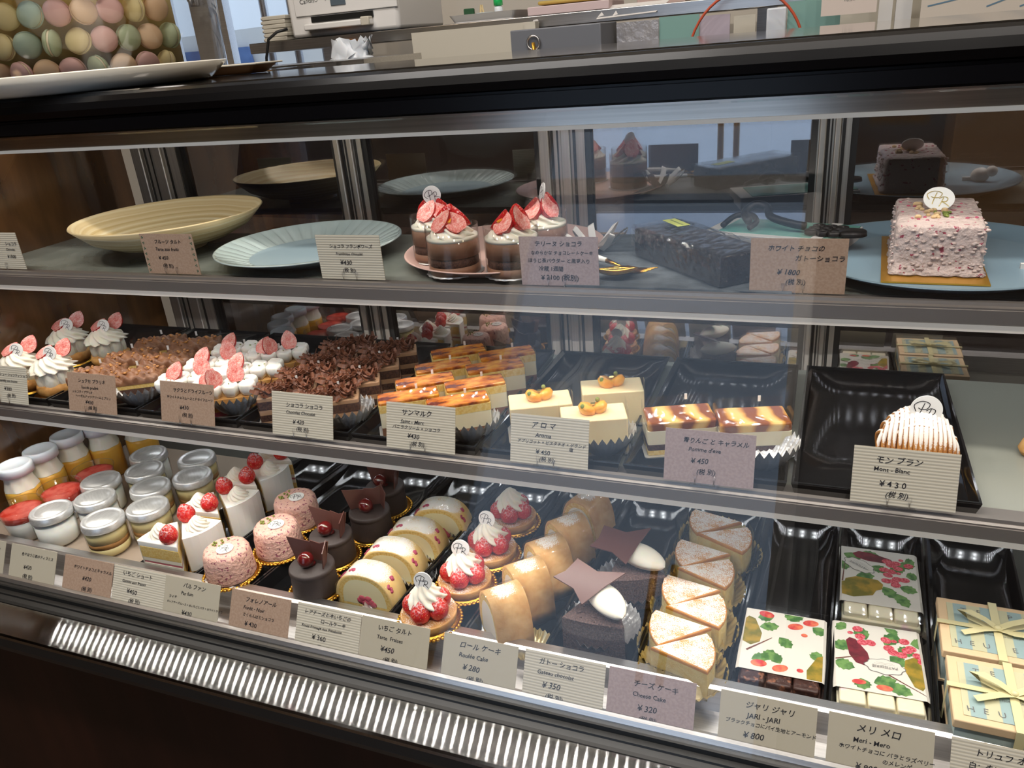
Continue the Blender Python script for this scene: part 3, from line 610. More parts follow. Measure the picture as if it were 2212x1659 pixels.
# lidded pudding bottles
def pudding(lab, loc, rz, group, cap=True):
    t = thing('pudding_bottle', lab, 'bottle', loc, rz, group)
    obj('glass_body', B().lathe([(0, 0), (.0255, 0), (.0275, .004), (.0275, .050), (.025, .062), (.0215, .074), (.0215, .090), (.0225, .092)], 36), M['glass'], t)
    obj('custard', B().lathe([(0, .002), (.0262, .002), (.0262, .051), (.0255, .0565), (0, .0565)], 32), M['custard'], t)
    obj('cream_filling', B().lathe([(.0253, .057), (.0243, .061), (.0208, .073), (.0206, .080), (.012, .084), (0, .087)], 32, wave=lambda a, k: (.0012 * math.cos(7 * a + k), .0)), M['cream'], t)
    c = obj('cap', B().lathe([(.0225, .083), (.0262, .083), (.0262, .094), (.0250, .0985), (.0215, .099), (.0205, .0965), (0, .0965)], 40), M['frost'], t)
    return t
PG = 'pudding bottles along the end panel'
place(pudding, [(-1.186, .735, BD, 0, 'capped pudding bottle beside the front red jelly cup'), (-1.190, .785, BD, 1, 'capped pudding bottle second along the end panel'), (-1.190, .838, BD, 2, 'capped pudding bottle third along the end panel'), (-1.166, .884, BD, 3, 'capped pudding bottle at the back beside the end panel, behind the third'), (-1.125, .928, BD, 4, 'pudding bottle at the very back with its neck hidden by the shelf edge')], PG)
# jelly cups
def jelly(lab, loc, rz, group):
    t = thing('jelly_cup', lab, 'dessert cup', loc, rz, group)
    obj('plastic_cup', B().lathe([(0, 0), (.021, 0), (.024, .004), (.0318, .054), (.0335, .055), (.0335, .0565), (.0312, .0565)], 40), M['plastic'], t)
    obj('white_pudding', B().lathe([(0, .0012), (.0206, .0012), (.0233, .005), (.0282, .036), (0, .036)], 36), M['yogurt'], t)
    obj('red_jelly', B().lathe([(.0283, .0362), (.0302, .047), (.027, .0462), (0, .0465)], 36), M['redjelly'], t); return t
place(jelly, [(-1.138, .690, BD, 0, 'clear cup of white pudding with red jelly, front of the three'), (-1.122, .751, BD, 0, 'clear cup of white pudding with red jelly, middle of the three'), (-1.116, .812, BD, 0, 'clear cup of white pudding with red jelly, rear of the three')], 'red jelly cups')
# lidded glass jars
def jar(kind):
    def mk(lab, loc, rz, group):
        t = thing('lidded_jar', lab, 'jar', loc, rz, group)
        obj('glass_body', B().lathe([(0, 0), (.026, 0), (.029, .003), (.030, .010), (.030, .036), (.027, .0425), (.0262, .046)], 40), M['glass'], t)
        if kind == 'white':
            obj('yogurt', B().lathe([(0, .0015), (.0255, .0015), (.0282, .005), (.0285, .037), (0, .037)], 32), M['yogurt'], t)
            obj('biscuit_piece', B().ball((.004, -.012, .038), (.006, .005, .004)), M['nut'], t)
        else:
            obj('cream_layer', B().lathe([(0, .024), (.0286, .024), (.0286, .036), (.026, .0415), (0, .0415)], 32), M['tiramisu'], t)
            obj('sponge_layer', B().lathe([(0, .0155), (.0284, .0155), (.0285, .0238), (0, .0238)], 32, wave=lambda a, k: (0, .0012 * math.sin(5 * a) if k == 2 else 0)), M['cocoa'], t)
            obj('lower_cream', B().lathe([(0, .0015), (.0255, .0015), (.0282, .005), (.0284, .0153), (0, .0153)], 32), M['tiramisu' if kind == 'tira' else 'pinkcream'], t)
        obj('tin_lid', B().lathe([(.0285, .043), (.0308, .0435), (.0312, .046), (.0308, .0475), (.0306, .0535), (.0292, .0555), (.0262, .0555), (.0250, .0545), (.0215, .0545), (.0208, .0552), (0, .0552)], 48), M['tin'], t); return t
    return mk
M['pinkcream'] = P('pale_pink_cream', H('E7CDBE'), .45, sss=.2)
JG = 'glass jars with silver lids'
place(jar('white'), [(-1.076, .694, BD, 0, 'silver lidded jar of white yogurt, front of its column beside the red cup'), (-1.036, .741, BD, 1, 'silver lidded jar of white yogurt, second of its column'), (-1.072, .786, BD, 2, 'silver lidded jar of white yogurt, third of its column'), (-1.060, .878, BD, 3, 'silver lidded jar of white yogurt at the very back under the shelf')], JG)
place(jar('tira'), [(-.972, .696, BD, 0, 'silver lidded jar showing brown sponge between cream, nearest the front'), (-.929, .741, BD, 1, 'silver lidded jar of yellow cream beside the front shortcake'), (-.971, .790, BD, 2, 'silver lidded jar of yellow cream, third from the front'), (-1.024, .832, BD, 3, 'silver lidded jar of yellow cream left of the rear pair'), (-.926, .835, BD, 4, 'silver lidded jar of yellow cream by the tray edge, front of the rear pair'), (-.962, .886, BD, 5, 'silver lidded jar of yellow cream, rearmost beside the shortcake tray')], JG)
# strawberry shortcake wedges, alternating
def shortcake(lab, loc, rz, group):
    t = thing('strawberry_shortcake', lab, 'cake', loc, rz, group); w = wedge(.070, .058, .008)
    z = layers(t, w, [('cake_board', .0015, 'gold', .003)], 0)
    z = layers(t, [(x - .001, y) for x, y in w], [('sponge_layer', .014, 'sponge', 0), ('cream_layer', .006, 'cream', -.0003), ('fruit_layer', .0035, 'compote', -.001), ('cream_layer', .006, 'cream', -.0003), ('sponge_layer', .018, 'sponge', 0)], z)
    obj('cream_top', B().prism(w, z, z + .008, bev=.0015), M['whitecoat'], t)
    bk = w[1:]; b = B(); b.prism(bk + [(x + .0025, y * 1.0) for x, y in bk[::-1]], .0015, z + .0075); obj('cream_back', b, M['whitecoat'], t); z += .008
    film(t, wedge(.071, .059, .008, off=.0006), .050, .003)
    obj('cream_rosette', rosette(.0155, .019), M['cream'], t, (.0165, 0, z - .0005)); 
    obj('strawberry', strawb(.0145, .029), M['berryd'], t, (-.0125, .001, z - .002), (.12, -.1, .3)); return t
SG = 'strawberry shortcakes in the tray beside the jars'
sc = []
for k, (x, y, rz) in enumerate(((-.828, .674, PI - .42), (-.818, .716, -.40), (-.829, .757, PI - .34), (-.814, .796, -.26), (-.824, .836, PI - .28), (-.815, .873, -.20), (-.818, .914, PI - .2))):
    sc.append((x, y, FL, rz, ['strawberry shortcake with its layered cut side towards the glass, frontmost', 'second strawberry shortcake from the front, smooth white back to the right', 'third strawberry shortcake from the front, tip to the right', 'fourth strawberry shortcake from the front, smooth white back to the right', 'fifth strawberry shortcake from the front, tip to the right', 'sixth strawberry shortcake from the front, smooth white back to the right', 'rearmost strawberry shortcake, under the edge of the middle shelf'][k]))
place(shortcake, sc, SG)
# gold cups
def goldcup(t, r=.038, h=.018):
    obj('clear_base', B().lathe([(0, 0), (r * .62, 0), (r * .70, .004), (r * .74, h - .002), (r * .95, h)], 40, wave=lambda a, k: (.0006 * math.cos(24 * a), 0)), M['plastic'], t)
    b = B().lathe([(0, h), (r * .97, h), (r * .97, h + .0012), (0, h + .0012)], 40); n = 44
    for q in range(n):
        a = 2 * PI * q / n; b.ball((r * math.cos(a), r * math.sin(a), h + .001), (.0030, .0030, .0022), n=6, k=4)
    obj('gold_rim_board', b, M['gold'], t); return h + .0012
def pinkdome(lab, loc, rz, group):
    t = thing('pink_nut_dome', lab, 'cake', loc, rz, group); h = goldcup(t, .0375)
    rnd = random.Random(3)
    obj('pink_coating', B().lathe([(0, h), (.0325, h), (.0332, h + .003), (.0322, h + .012), (.0318, h + .024), (.0305, h + .036), (.0284, h + .0405), (.024, h + .0425), (.012, h + .043), (0, h + .043)], 60, wave=lambda a, k: (rnd.uniform(-.0006, .0006), rnd.uniform(-.0004, .0004))), M['pink'], t)
    pr_plaque(t, (.004, -.005, h + .0441), (-PI / 2, 0, .25), .0112)
    b = B()
    for q in range(9): b.box((-.012 + rnd.uniform(-.009, .006), .008 + rnd.uniform(-.012, .008), h + .0444), (.003, .0022, .0022), rnd.uniform(0, 3), bev=.0005)
    obj('pistachio_bits', b, M['pist'], t); return t
place(pinkdome, [(-.722, .672, FL, 0, 'pink nut coated dome cake, front of the three'), (-.690, .738, FL, .3, 'pink nut coated dome cake, middle of the three'), (-.706, .806, FL, .6, 'pink nut coated dome cake, rear of the three')], 'pink dome cakes')
def foret(lab, loc, rz, group):
    t = thing('dark_cherry_dome', lab, 'cake', loc, rz, group); h = goldcup(t, .0355, .012)
    obj('velvet_body', B().lathe([(0, h), (.0295, h), (.0300, h + .004), (.0288, h + .030), (.0288, h + .033), (.0298, h + .0345), (.0292, h + .038), (.0275, h + .0395), (0, h + .040)], 48), M['velvet'], t)
    obj('cherry', B().ball((-.003, -.005, h + .0495), .0105, n=22, k=14).lathe([(0, h + .041), (.007, h + .041), (.004, h + .0435), (0, h + .0435)], 16), M['cherry'], t)
    for pts in ([(-.026, .004, h + .040), (-.004, .010, h + .040), (-.004, .012, h + .066), (-.034, .004, h + .074)], [(-.004, .0105, h + .040), (.017, .010, h + .040), (.024, .012, h + .071), (.010, .012, h + .0655), (-.004, .012, h + .068)], [(.017, .010, h + .040), (.022, -.006, h + .040), (.027, -.008, h + .066), (.0205, .012, h + .072)]):
        obj('chocolate_sheet', B().plate(pts, .0012), M['plaquechoc'], t)
    return t
place(foret, [(-.592, .680, FL, 0, 'dark cherry dome with chocolate sheets, front of the four'), (-.607, .748, FL, -.1, 'dark cherry dome with chocolate sheets, second from the front'), (-.585, .815, FL, .5, 'dark cherry dome with chocolate sheets, third from the front'), (-.596, .880, FL, -.1, 'dark cherry dome with chocolate sheets, rearmost below the shelf edge')], 'dark cherry domes')
# pale raspberry rolls: thick half-round slices standing on edge
def dshape(w, h, n=14, flat=.0, p=.8): return [(-w / 2, 0), (w / 2, 0)] + [(w / 2 * math.copysign(abs(math.cos(PI * k / n)) ** p, math.cos(PI * k / n)), h * math.sin(PI * k / n) ** p) for k in range(1, n)]
def arch_slice(b, prof, y0, y1, m, inset=.0):
    i = b.mi(m); A = [b.v((x, y0, z)) for x, z in prof]; C = [b.v((x, y1, z)) for x, z in prof]; n = len(prof)
    for k in range(n): b.face([A[k], A[(k + 1) % n], C[(k + 1) % n], C[k]], i)
    return A, C
def roll(crust, inner, filling, W, Hh, D, name, cat, core):
    def mk(lab, loc, rz, group):
        t = thing(name, lab, cat, loc, rz, group)
        n = 18; op = dshape(W, Hh, n); ip = [(x * .90, .003 + z * .89) for x, z in op]; fp = [(x * .74, .006 + z * .74) for x, z in op]
        b = B(); A, C = arch_slice(b, op, -D / 2, D / 2, None)
        for Rr, yy in ((A, -D / 2), (C, D / 2)):
            I = [b.v((x, yy, z)) for x, z in ip]; k = len(I)
            for q in range(k): b.face([Rr[q], Rr[(q + 1) % k], I[(q + 1) % k], I[q]], 0)
        obj('sponge_crust', b, M[crust], t)
        b = B()
        for yy in (-D / 2, D / 2):
            I = [b.v((x, yy, z)) for x, z in ip]; F = [b.v((x, yy * .985, z)) for x, z in fp]; k = len(I)
            for q in range(k): b.face([I[q], I[(q + 1) % k], F[(q + 1) % k], F[q]], 0)
        obj('sponge_ring', b, M[inner], t)
        b = B(); A, C = arch_slice(b, fp, -D / 2 * .99, D / 2 * .99, None); b.face(A[::-1], 0, False); b.face(C, 0, False); obj('cream_filling', b, M[filling], t)
        if core:
            b = B()
            for s in (-1, 1):
                for q in range(7): b.ball((-.006 + q * .003, s * D / 2 * .985, .012 + .004 * math.sin(q * 1.9)), (.0055, .0015, .005), n=8, k=5)
            obj('berry_core', b, M['compote'], t)
            b = B(); rnd = random.Random(5)
            for q, (a, yy, ln) in enumerate(((.62, -.010, .012), (.78, .004, .006), (1.9, -.006, .008), (2.35, -.008, .013), (2.6, .006, .008))):
                for k in range(6):
                    aa = a + (k - 2.5) * ln * 3.2; x = W / 2 * math.copysign(abs(math.cos(aa)) ** .8, math.cos(aa)); z = Hh * abs(math.sin(aa)) ** .8
                    b.ball((x * .985, yy + rnd.uniform(-.0015, .0015), z * .985), (rnd.uniform(.002, .0034), rnd.uniform(.002, .0032), rnd.uniform(.0018, .0026)), n=8, k=5)
            obj('raspberry_bits', b, M['rasp'], t)
        fo = B(); pr = [(x * 1.03, .0012 + z * 1.02) for x, z in op]; A, C = arch_slice(fo, pr, -D / 2 - .002, D / 2 + .002, None); obj('clear_film', fo, M['film'], t)
        return t
    return mk
place(roll('pale', 'sponge', 'fromage', .086, .052, .034, 'raspberry_roll', 'cake', True), [(-.517, .693, FL, .0, 'pale raspberry roll slice with its cut face to the glass, frontmost'), (-.513, .748, FL, .08, 'pale raspberry roll slice, second from the front'), (-.506, .800, FL, .12, 'pale raspberry roll slice, third from the front'), (-.493, .856, FL, .15, 'pale raspberry roll slice, rearmost of the four')], 'pale raspberry rolls')
for x, y, s in ((-.478, .672, 0), (-.462, .745, 1), (-.452, .80, 2), (-.447, .86, 3)):
    t = thing('foil_leaf', ['crumpled silver foil at the foot of the front raspberry roll', 'crumpled silver foil right of the second raspberry roll', 'crumpled silver foil right of the third raspberry roll', 'crumpled silver foil right of the rear raspberry roll'][s], 'foil', (x - .012, y, FL), s, 'silver foils in the raspberry roll tray'); pleats(t, .024, 22, .009, amp=.003)
# strawberry tarts
def tart(lab, loc, rz, group, pl=True):
    t = thing('strawberry_tart', lab, 'tart', loc, rz, group); h = goldcup(t, .0385)
    obj('tart_shell', B().lathe([(0, h), (.0315, h), (.0330, h + .002), (.0345, h + .012), (.0335, h + .0135), (.0315, h + .0125), (.026, h + .012), (0, h + .012)], 48), M['tart'], t)
    for q in range(5):
        a = -PI / 2 + 2 * PI * q / 5
        obj('strawberry', strawb(.0142, .030), M['berryd'], t, (.0235 * math.cos(a), .0235 * math.sin(a), h + .0128), (0, -.46, a), 1)
    obj('cream_rosette', rosette(.0225, .029, 9, 1.5), M['cream'], t, (0, 0, h + .029))
    if pl: pr_plaque(t, (.001, -.004, h + .0600), (-.2, 0, .1), .0115)
    return t
place(tart, [(-.415, .660, FL, 0, 'strawberry tart with cream and plaque, frontmost'), (-.399, .731, FL, .12, 'strawberry tart with cream and plaque, second from the front'), (-.391, .800, FL, -.1, 'strawberry tart with cream and plaque, third from the front')], 'strawberry tarts')
tart('strawberry tart without a plaque, rearmost below the shelf edge', (-.391, .880, FL), .2, 'strawberry tarts', False)
# brown sponge rolls
RM = roll('crust', 'sponge', 'cream', .062, .070, .044, 'sponge_roll', 'cake', False)
place(RM, [(-.322, .678, FL, -.80, 'brown sponge roll slice showing its white cream swirl, frontmost'), (-.313, .730, FL, -.80, 'brown sponge roll slice, second from the front'), (-.303, .782, FL, -.78, 'brown sponge roll slice, third from the front'), (-.292, .836, FL, -.74, 'brown sponge roll slice dusted with sugar, fourth from the front'), (-.284, .900, FL, -.35, 'brown sponge roll slice at the back turned to show its yellow face')], 'brown sponge rolls')
for x, y, rz, s in ((-.345, .664, 0, 0), (-.285, .662, 1, 1)):
    t = thing('gold_foil_leaf', ['silver foil leaf left of the front sponge roll', 'gold foil leaf right of the front sponge roll'][s], 'foil', (x, y, FL), rz); pleats(t, .026, 24, .008, 'goldcup' if s else 'foil', 'foil_cup')
# chocolate gateau wedges
def gateau(lab, loc, rz, group):
    t = thing('chocolate_gateau', lab, 'cake', loc, rz, group); w = wedge(.088, .076, .004)
    pleats(t, .046, 30, .012, z=0, amp=.003)
    obj('chocolate_cake', B().prism([(x * .96, y * .96) for x, y in w], .0015, .046, bev=.002), M['gateau'], t)
    b = scatter_bits(26, lambda r: (r.uniform(-.0, .042), r.uniform(-.022, .022)), .0455, .0022, random.Random(2)); obj('crumbs', b, M['gateau'], t)
    film(t, wedge(.090, .077, .004, off=.0006), .049, .002)
    q = B().grid(lambda u, v: ((v - .5) * .072, .0185 * math.sin(PI * v) ** .55 * math.cos(2 * PI * u) * (1 if math.sin(2 * PI * u) > 0 else .9), .0125 * math.sin(PI * v) ** .55 * math.sin(2 * PI * u)), 28, 18, wrap=True)
    obj('cream_quenelle', q, M['cream'], t, (.012, .010, .0580), (0, .0, .75))
    pts = [(.006, -.046), (-.004, -.034), (-.022, -.024), (-.012, .002), (-.018, .034), (.004, .014), (.030, -.006), (.014, -.020)]
    b = B(); i_ = 0; A = [b.v((x, y, .0745 - x * .40 - y * .10)) for x, y in pts]; C = [b.v((x, y, .0758 - x * .40 - y * .10)) for x, y in pts]; b.face(A[::-1], 0, False); b.face(C, 0, False)
    for q in range(len(pts)): b.face([A[q], A[(q + 1) % len(pts)], C[(q + 1) % len(pts)], C[q]], 0, False)
    obj('chocolate_sheet', b, M['plaquechoc'], t, (.006, -.006, .002)); return t
place(gateau, [(-.216, .716, FL, -PI / 2 + .02, 'chocolate gateau wedge with cream quenelle and chocolate sheet, in front'), (-.200, .802, FL, -PI / 2 + .40, 'chocolate gateau wedge with cream quenelle, behind the front one')], 'chocolate gateau wedges')
# cheesecake wedges, alternating
def cheesecake(lab, loc, rz, group):
    t = thing('cheesecake_wedge', lab, 'cake', loc, rz, group); w = wedge(.070, .060, .009)
    pleats(t, .048, 34, .016, 'goldcup', 'gold_foil_cup', 0, amp=.0024)
    obj('cheesecake_body', B().prism([(x * .97, y * .97) for x, y in w], .0015, .0385), M['cheese'], t)
    obj('baked_top', B().prism([(x * .975, y * .975) for x, y in w], .0385, .0435, bev=.0025), M['cheesetop'], t)
    film(t, wedge(.0715, .061, .009, off=.0006), .044, .003); return t
chs = []
for k, (x, y, rz) in enumerate(((-.112, .665, .15), (-.121, .699, PI + .25), (-.109, .735, .13), (-.120, .766, PI + .25), (-.109, .807, .05), (-.118, .841, PI + .2), (-.096, .883, .0), (-.112, .915, PI + .2))):
    chs.append((x, y, FL, rz, 'sugared cheesecake wedge, ' + ['frontmost with its yellow cut side to the glass', 'second from the front, back to the left', 'third from the front, back to the right', 'fourth from the front, back to the left', 'fifth from the front, back to the right', 'sixth from the front, back to the left', 'seventh from the front, back to the right', 'rearmost, half under the shelf edge'][k]))
place(cheesecake, chs, 'sugared cheesecake wedges')
# chocolate bars in printed paper sleeves
def leafpts(L, w, n=9):
    e = [(L * k / n + (.0006 if k % 2 else -.0004), w * math.sin(PI * k / n) ** .8 * (1.12 if k % 2 else .9)) for k in range(n + 1)]
    return [(0, 0)] + e[1:-1] + [(L, 0)] + [(x, -y) for x, y in e[-2:0:-1]]
def printed(b, z, W, D, seed, plaque, kind):
    """fruit print drawn as flat shapes on the sleeve; plaque: (x, y, angle) of the oval shop label"""
    rnd = random.Random(seed); lay = [0]
    def shape(pts, x, y, a, m):
        lay[0] += 1; c, s = math.cos(a), math.sin(a); b.poly([(min(W / 2 - .002, max(-W / 2 + .002, x + px * c - py * s)), min(D / 2 - .001, max(-D / 2 + .001, y + px * s + py * c)), z + lay[0] * 1.2e-5) for px, py in pts], m)
    circ = lambda r, e=1, n=14: [(r * math.cos(2 * PI * k / n), r * e * math.sin(2 * PI * k / n)) for k in range(n)]
    pearp = [(-.024, 0), (-.018, .010), (-.004, .013), (.008, .010), (.020, .007), (.024, 0), (.020, -.007), (.008, -.010), (-.004, -.013), (-.018, -.010)]
    return shape, circ, pearp, rnd
def bar(kind, seed, W=.088, D=.122):
    def mk(lab, loc, rz, group):
        t = thing('chocolate_bar', lab, 'chocolate bar', loc, rz, group); h = .017; mt = 'dchoc' if kind == 'dark' else 'wchoc'
        b = B().box((0, 0, .005), (W * .94, D, .009), bev=.001)
        for q in range(3):
            for r in range(5): b.box(((q - 1) * W * .305, (r - 2) * D * .195, .0120), (W * .285, D * .17, .010), bev=.0022)
        obj('chocolate', b, M[mt], t)
        y0, y1 = (-D / 2 + .017, D / 2 - .006) if kind == 'dark' else (-D / 2 + .020, D / 2 + .001)
        b = B(); c = (y0 + y1) / 2; L = y1 - y0; e = W / 2 + .001; pr = [(-e, .001), (-e, h - .001), (-e + .003, h + .0012), (e - .003, h + .0012), (e, h - .001), (e, .001)]
        i = b.mi('sleeve'); A = [b.v((x, y0, z)) for x, z in pr]; C = [b.v((x, y1, z)) for x, z in pr]
        for q in range(5): b.face([A[q], A[q + 1], C[q + 1], C[q]], i, False)
        b.T = Matrix.Translation((0, c, 0)); shape, circ, pearp, rnd = printed(b, h + .00125, W, L, seed, None, kind)
        if kind == 'dark':
            for x, y, a, l in ((-.030, -.034, .5, .020), (-.016, -.032, 1.2, .020), (.000, -.033, 2.2, .018), (-.026, .020, .3, .022), (-.004, .008, -.8, .020), (.002, .042, .4, .02), (.016, .040, 2.6, .02), (.030, .034, -.6, .018), (-.012, .040, 3.4, .018), (.036, -.02, 1.6, .016)): shape(leafpts(l, .007), x, y, a, 'leaf')
            for x, y, a in ((-.022, -.038, .1), (.000, -.040, .4), (.012, .030, .3), (-.020, .043, -.2), (.028, .040, .2)): shape([(px * 1.0, py) for px, py in circ(.0085, .62)], x, y, a, 'strawp')
            for x, y in ((.020, -.038), (.022, .018)): shape(circ(.0035, .8), x, y, 0, 'strawp')
            shape(pearp, -.036, .012, 1.7, 'pear'); shape(pearp, .040, -.034, 1.4, 'pear'); shape([(-.018, -.0012), (.018, -.0004), (.018, .0004), (-.018, .0012)], -.024, -.008, .8, 'twig')
        else:
            f = -1 if kind == 'white2' else 1
            if kind == 'white':
                for x, y, a, l in ((-.044, .006, .6, .022), (-.044, -.014, -.3, .022), (-.010, .026, 2.0, .022), (.008, .022, 1.0, .026), (.012, .006, -.7, .02), (.034, .030, .2, .018), (-.030, .040, 2.6, .012), (.012, .044, .8, .012), (-.006, -.038, .4, .024), (.006, -.036, -.4, .026), (-.018, -.034, -1.4, .016), (.022, .010, .8, .018)): shape(leafpts(l, .008), x, y, a, 'leaf')
                shape(pearp, .038, -.014, -1.5, 'pear'); shape([(px * .9, py * .75) for px, py in pearp], -.020, .006, 1.9, 'pod')
                for x, y in ((-.018, .042), (-.016, .030), (-.014, .021), (-.006, .022), (.010, .030), (.012, .018), (.016, .012), (.028, .032), (.034, .022), (.024, .010), (.040, .012), (.044, .004), (.030, .018)): shape(circ(.0056, .85), x, y, rnd.uniform(-.5, .5), 'red')
                for x, y in ((-.026, .034), (.018, .030)): shape(circ(.003, .85), x, y, 0, 'red')
                shape([(-.03, -.001), (.03, -.0003), (.03, .0003), (-.03, .001)], .024, -.03, -.5, 'twig'); shape([(-.016, -.001), (.016, -.0003), (.016, .0003), (-.016, .001)], -.034, -.006, .3, 'twig'); px, py, pa = .006, -.012, PI + .0
                shape(circ(.007, .5), -.020, -.040, .1, 'strawp'); shape(circ(.008, .5), .004, -.043, 0, 'strawp')
            else:
                for x, y, a, l in ((-.040, .040, -.4, .022), (-.044, .024, -1.2, .02), (-.022, .044, .0, .024), (-.026, -.004, .2, .022), (.012, .014, .6, .022), (.022, .030, .1, .02), (.030, .038, .2, .012), (.030, .008, .3, .014), (.022, -.014, -.3, .02), (.004, -.018, -1.0, .024), (.018, -.028, -1.1, .026), (-.008, .02, -.4, .02)): shape(leafpts(l, .0075), x, y, a, 'leaf')
                shape([(qx * .95, qy * 1.25) for qx, qy in pearp], -.018, -.020, .25, 'pear'); shape([(qx * .9, qy * 1.2) for qx, qy in pearp], -.026, -.030, .05, 'pear'); shape([(qx * 1.0, qy * .7) for qx, qy in pearp], -.006, .038, -.2, 'pod')
                for x, y in ((.010, .034), (.020, .032), (.014, .027), (.006, .016), (.014, .014), (.022, .022), (.034, .030), (.010, .006), (.020, .000), (.028, .000), (.016, -.006), (.008, -.006), (.018, -.012)): shape(circ(.0058, .8), x, y, rnd.uniform(-.5, .5), 'red')
                for x, y in ((.026, .040), (.022, .012)): shape(circ(.003, .85), x, y, 0, 'red')
                shape([(-.018, -.001), (.018, -.0003), (.018, .0003), (-.018, .001)], -.040, .0, 1.5, 'twig'); px, py, pa = -.022, .018, PI - .6
            sc = [(.0185 * (1 + .06 * math.cos(8 * a)) * math.cos(a), .0105 * (1 + .06 * math.cos(8 * a)) * math.sin(a)) for a in [2 * PI * q / 48 for q in range(48)]]
            shape([(x * 1.05, y * 1.07) for x, y in sc], px, py, pa, 'inkw'); shape(sc, px, py, pa, 'sleeve')
            for q in range(2): shape([(-.010 + .002 * q, -.0001), (.010 - .002 * q, -.0001), (.010 - .002 * q, .00015), (-.010 + .002 * q, .00015)], px - math.sin(pa) * (-.0035 - .002 * q), py + math.cos(pa) * (-.0035 - .002 * q), pa, 'inkw')
        sl = obj('paper_sleeve', b, None, t)
        if kind != 'dark':
            l = textmesh([('PATISSERIE', 0, 0, .0052, 'CENTER')], M['inkw'], sl, 'lettering', 0, 0, 0, True); l.location = (px - math.sin(pa) * .001, c + py + math.cos(pa) * .001, h + .00125 + .0012); l.rotation_euler = (0, 0, pa)
        # clear bag with crumpled ends
        rnd = random.Random(seed); b = B(); e = W / 2 + .0025
        for s, yy in ((-1, -D / 2 - .003), (1, D / 2 + .003)):
            R0 = [b.v((x, yy, z)) for x, z in ((-e, .0008), (e, .0008), (e, h + .0025), (-e, h + .0025))]; n = 9
            R1 = [b.v((-e - .002 + (2 * e + .004) * q / n, yy + s * rnd.uniform(.008, .013), .003 + rnd.uniform(0, .004))) for q in range(n + 1)]
            top = [R0[3]] + [b.v((-e + 2 * e * q / n, yy + s * rnd.uniform(0, .002), h + .0025 + rnd.uniform(-.001, .001))) for q in range(1, n)] + [R0[2]]
            for q in range(n): b.face([top[q], top[q + 1], R1[q + 1], R1[q]], 0, False)
        for s in (-1, 1):
            q4 = [b.v((s * e, yy, z)) for yy, z in ((-D / 2 - .003, .0008), (D / 2 + .003, .0008), (D / 2 + .003, h + .0025), (-D / 2 - .003, h + .0025))]; b.face(q4, 0, False)
        b.face([b.v((x, y, h + .0026)) for x, y in ((-e, -D / 2 - .003), (e, -D / 2 - .003), (e, D / 2 + .003), (-e, D / 2 + .003))], 0, False)
        obj('clear_bag', b, M['film'], t); return t
    return mk
bar('dark', 4)('dark nut chocolate bar in a white sleeve printed with strawberries', (-.014, .726, FL), .0, None)
bar('white', 6)('white chocolate bar in a raspberry printed sleeve, front of the pair', (.0825, .724, FL), .03, 'white chocolate bars')
bar('white2', 9, .088, .130)('white chocolate bar behind the front one, pear print and label at its left', (.0880, .868, FL), .0, 'white chocolate bars')
# ribboned gift boxes
def giftbox(lab, loc, rz, group):
    t = thing('gift_box', lab, 'box', loc, rz, group); W_, D_, h = .106, .086, .040
    obj('box_base', B().box((0, 0, h * .45), (W_ - .003, D_ - .003, h * .9), m='boxside').box((0, 0, .0012), (W_, D_, .0024), m='boxedge'), None, t)
    obj('box_lid', B().box((0, 0, h - .003), (W_ + .002, D_ + .002, .010), m='boxedge', bev=.0012), None, t)
    obj('striped_top', B().box((0, .0, h + .0023), (W_ - .016, D_ - .014, .0008)), M['boxtop'], t)
    L = [(ch, -.029 + .0145 * q, .026, .0098, 'CENTER') for q, ch in enumerate('TEMPS')] + [(ch, -.0385 + .0128 * q, -.027, .0100, 'CENTER') for q, ch in enumerate('HEUREUX')]
    L += [('COLLECTION de CHOCOLATS', 0, -.008, .0036, 'CENTER')]
    l = textmesh(L, M['inkw'], t, 'lettering', 0, 0, .0, True); l.location = (0, 0, h + .0030)
    l = textmesh([('Temps', -.020, 0, .005, 'CENTER'), ('précieux', .020, 0, .005, 'CENTER')], M['inkw'], t, 'lettering', 0, .1); l.location = (0, -D_ / 2 + .0008, h * .45)
    zt = h + .0036
    b = B().box((.0, 0, zt), (.008, D_ + .006, .0006)).box((0, -D_ / 2 - .0028, h / 2 + .001), (.008, .0006, h + .004)).box((0, D_ / 2 + .0028, h / 2 + .001), (.008, .0006, h + .004))
    b.box((0, 0, zt + .0008), (W_ + .007, .006, .0006)).box((-W_ / 2 - .0032, 0, h / 2), (.0006, .006, h + .006)).box((W_ / 2 + .0032, 0, h / 2), (.0006, .006, h + .006))
    rb = obj('ribbon_band', b, M['ribbon'], t)
    b = B()
    def loop(pts, w):
        pts = [Vector(p) for p in pts]; Q = []
        for k, p in enumerate(pts):
            d = (pts[min(k + 1, len(pts) - 1)] - pts[max(k - 1, 0)]).normalized(); n = d.cross(Vector((0, 0, 1))); n = n.normalized() if n.length > .01 else Vector((0, 1, 0)); Q.append((b.v(p + n * w / 2), b.v(p - n * w / 2)))
        for a, c in zip(Q, Q[1:]): b.face([a[0], a[1], c[1], c[0]])
    for s in (-1, 1):
        loop([(0, 0, zt + .003), (s * .012, .004, zt + .009), (s * .026, .009, zt + .012), (s * .034, .013, zt + .009), (s * .026, .010, zt + .004), (s * .010, .003, zt + .002), (0, 0, zt + .002)], .0075)
        loop([(0, 0, zt + .003), (s * .014, -.006, zt + .004), (s * .034, -.016 if s < 0 else -.004, zt + .003)], .0075)
    b.ball((0, 0, zt + .0035), (.004, .0035, .003), n=10, k=6); obj('bow', b, M['ribbon'], t); return t
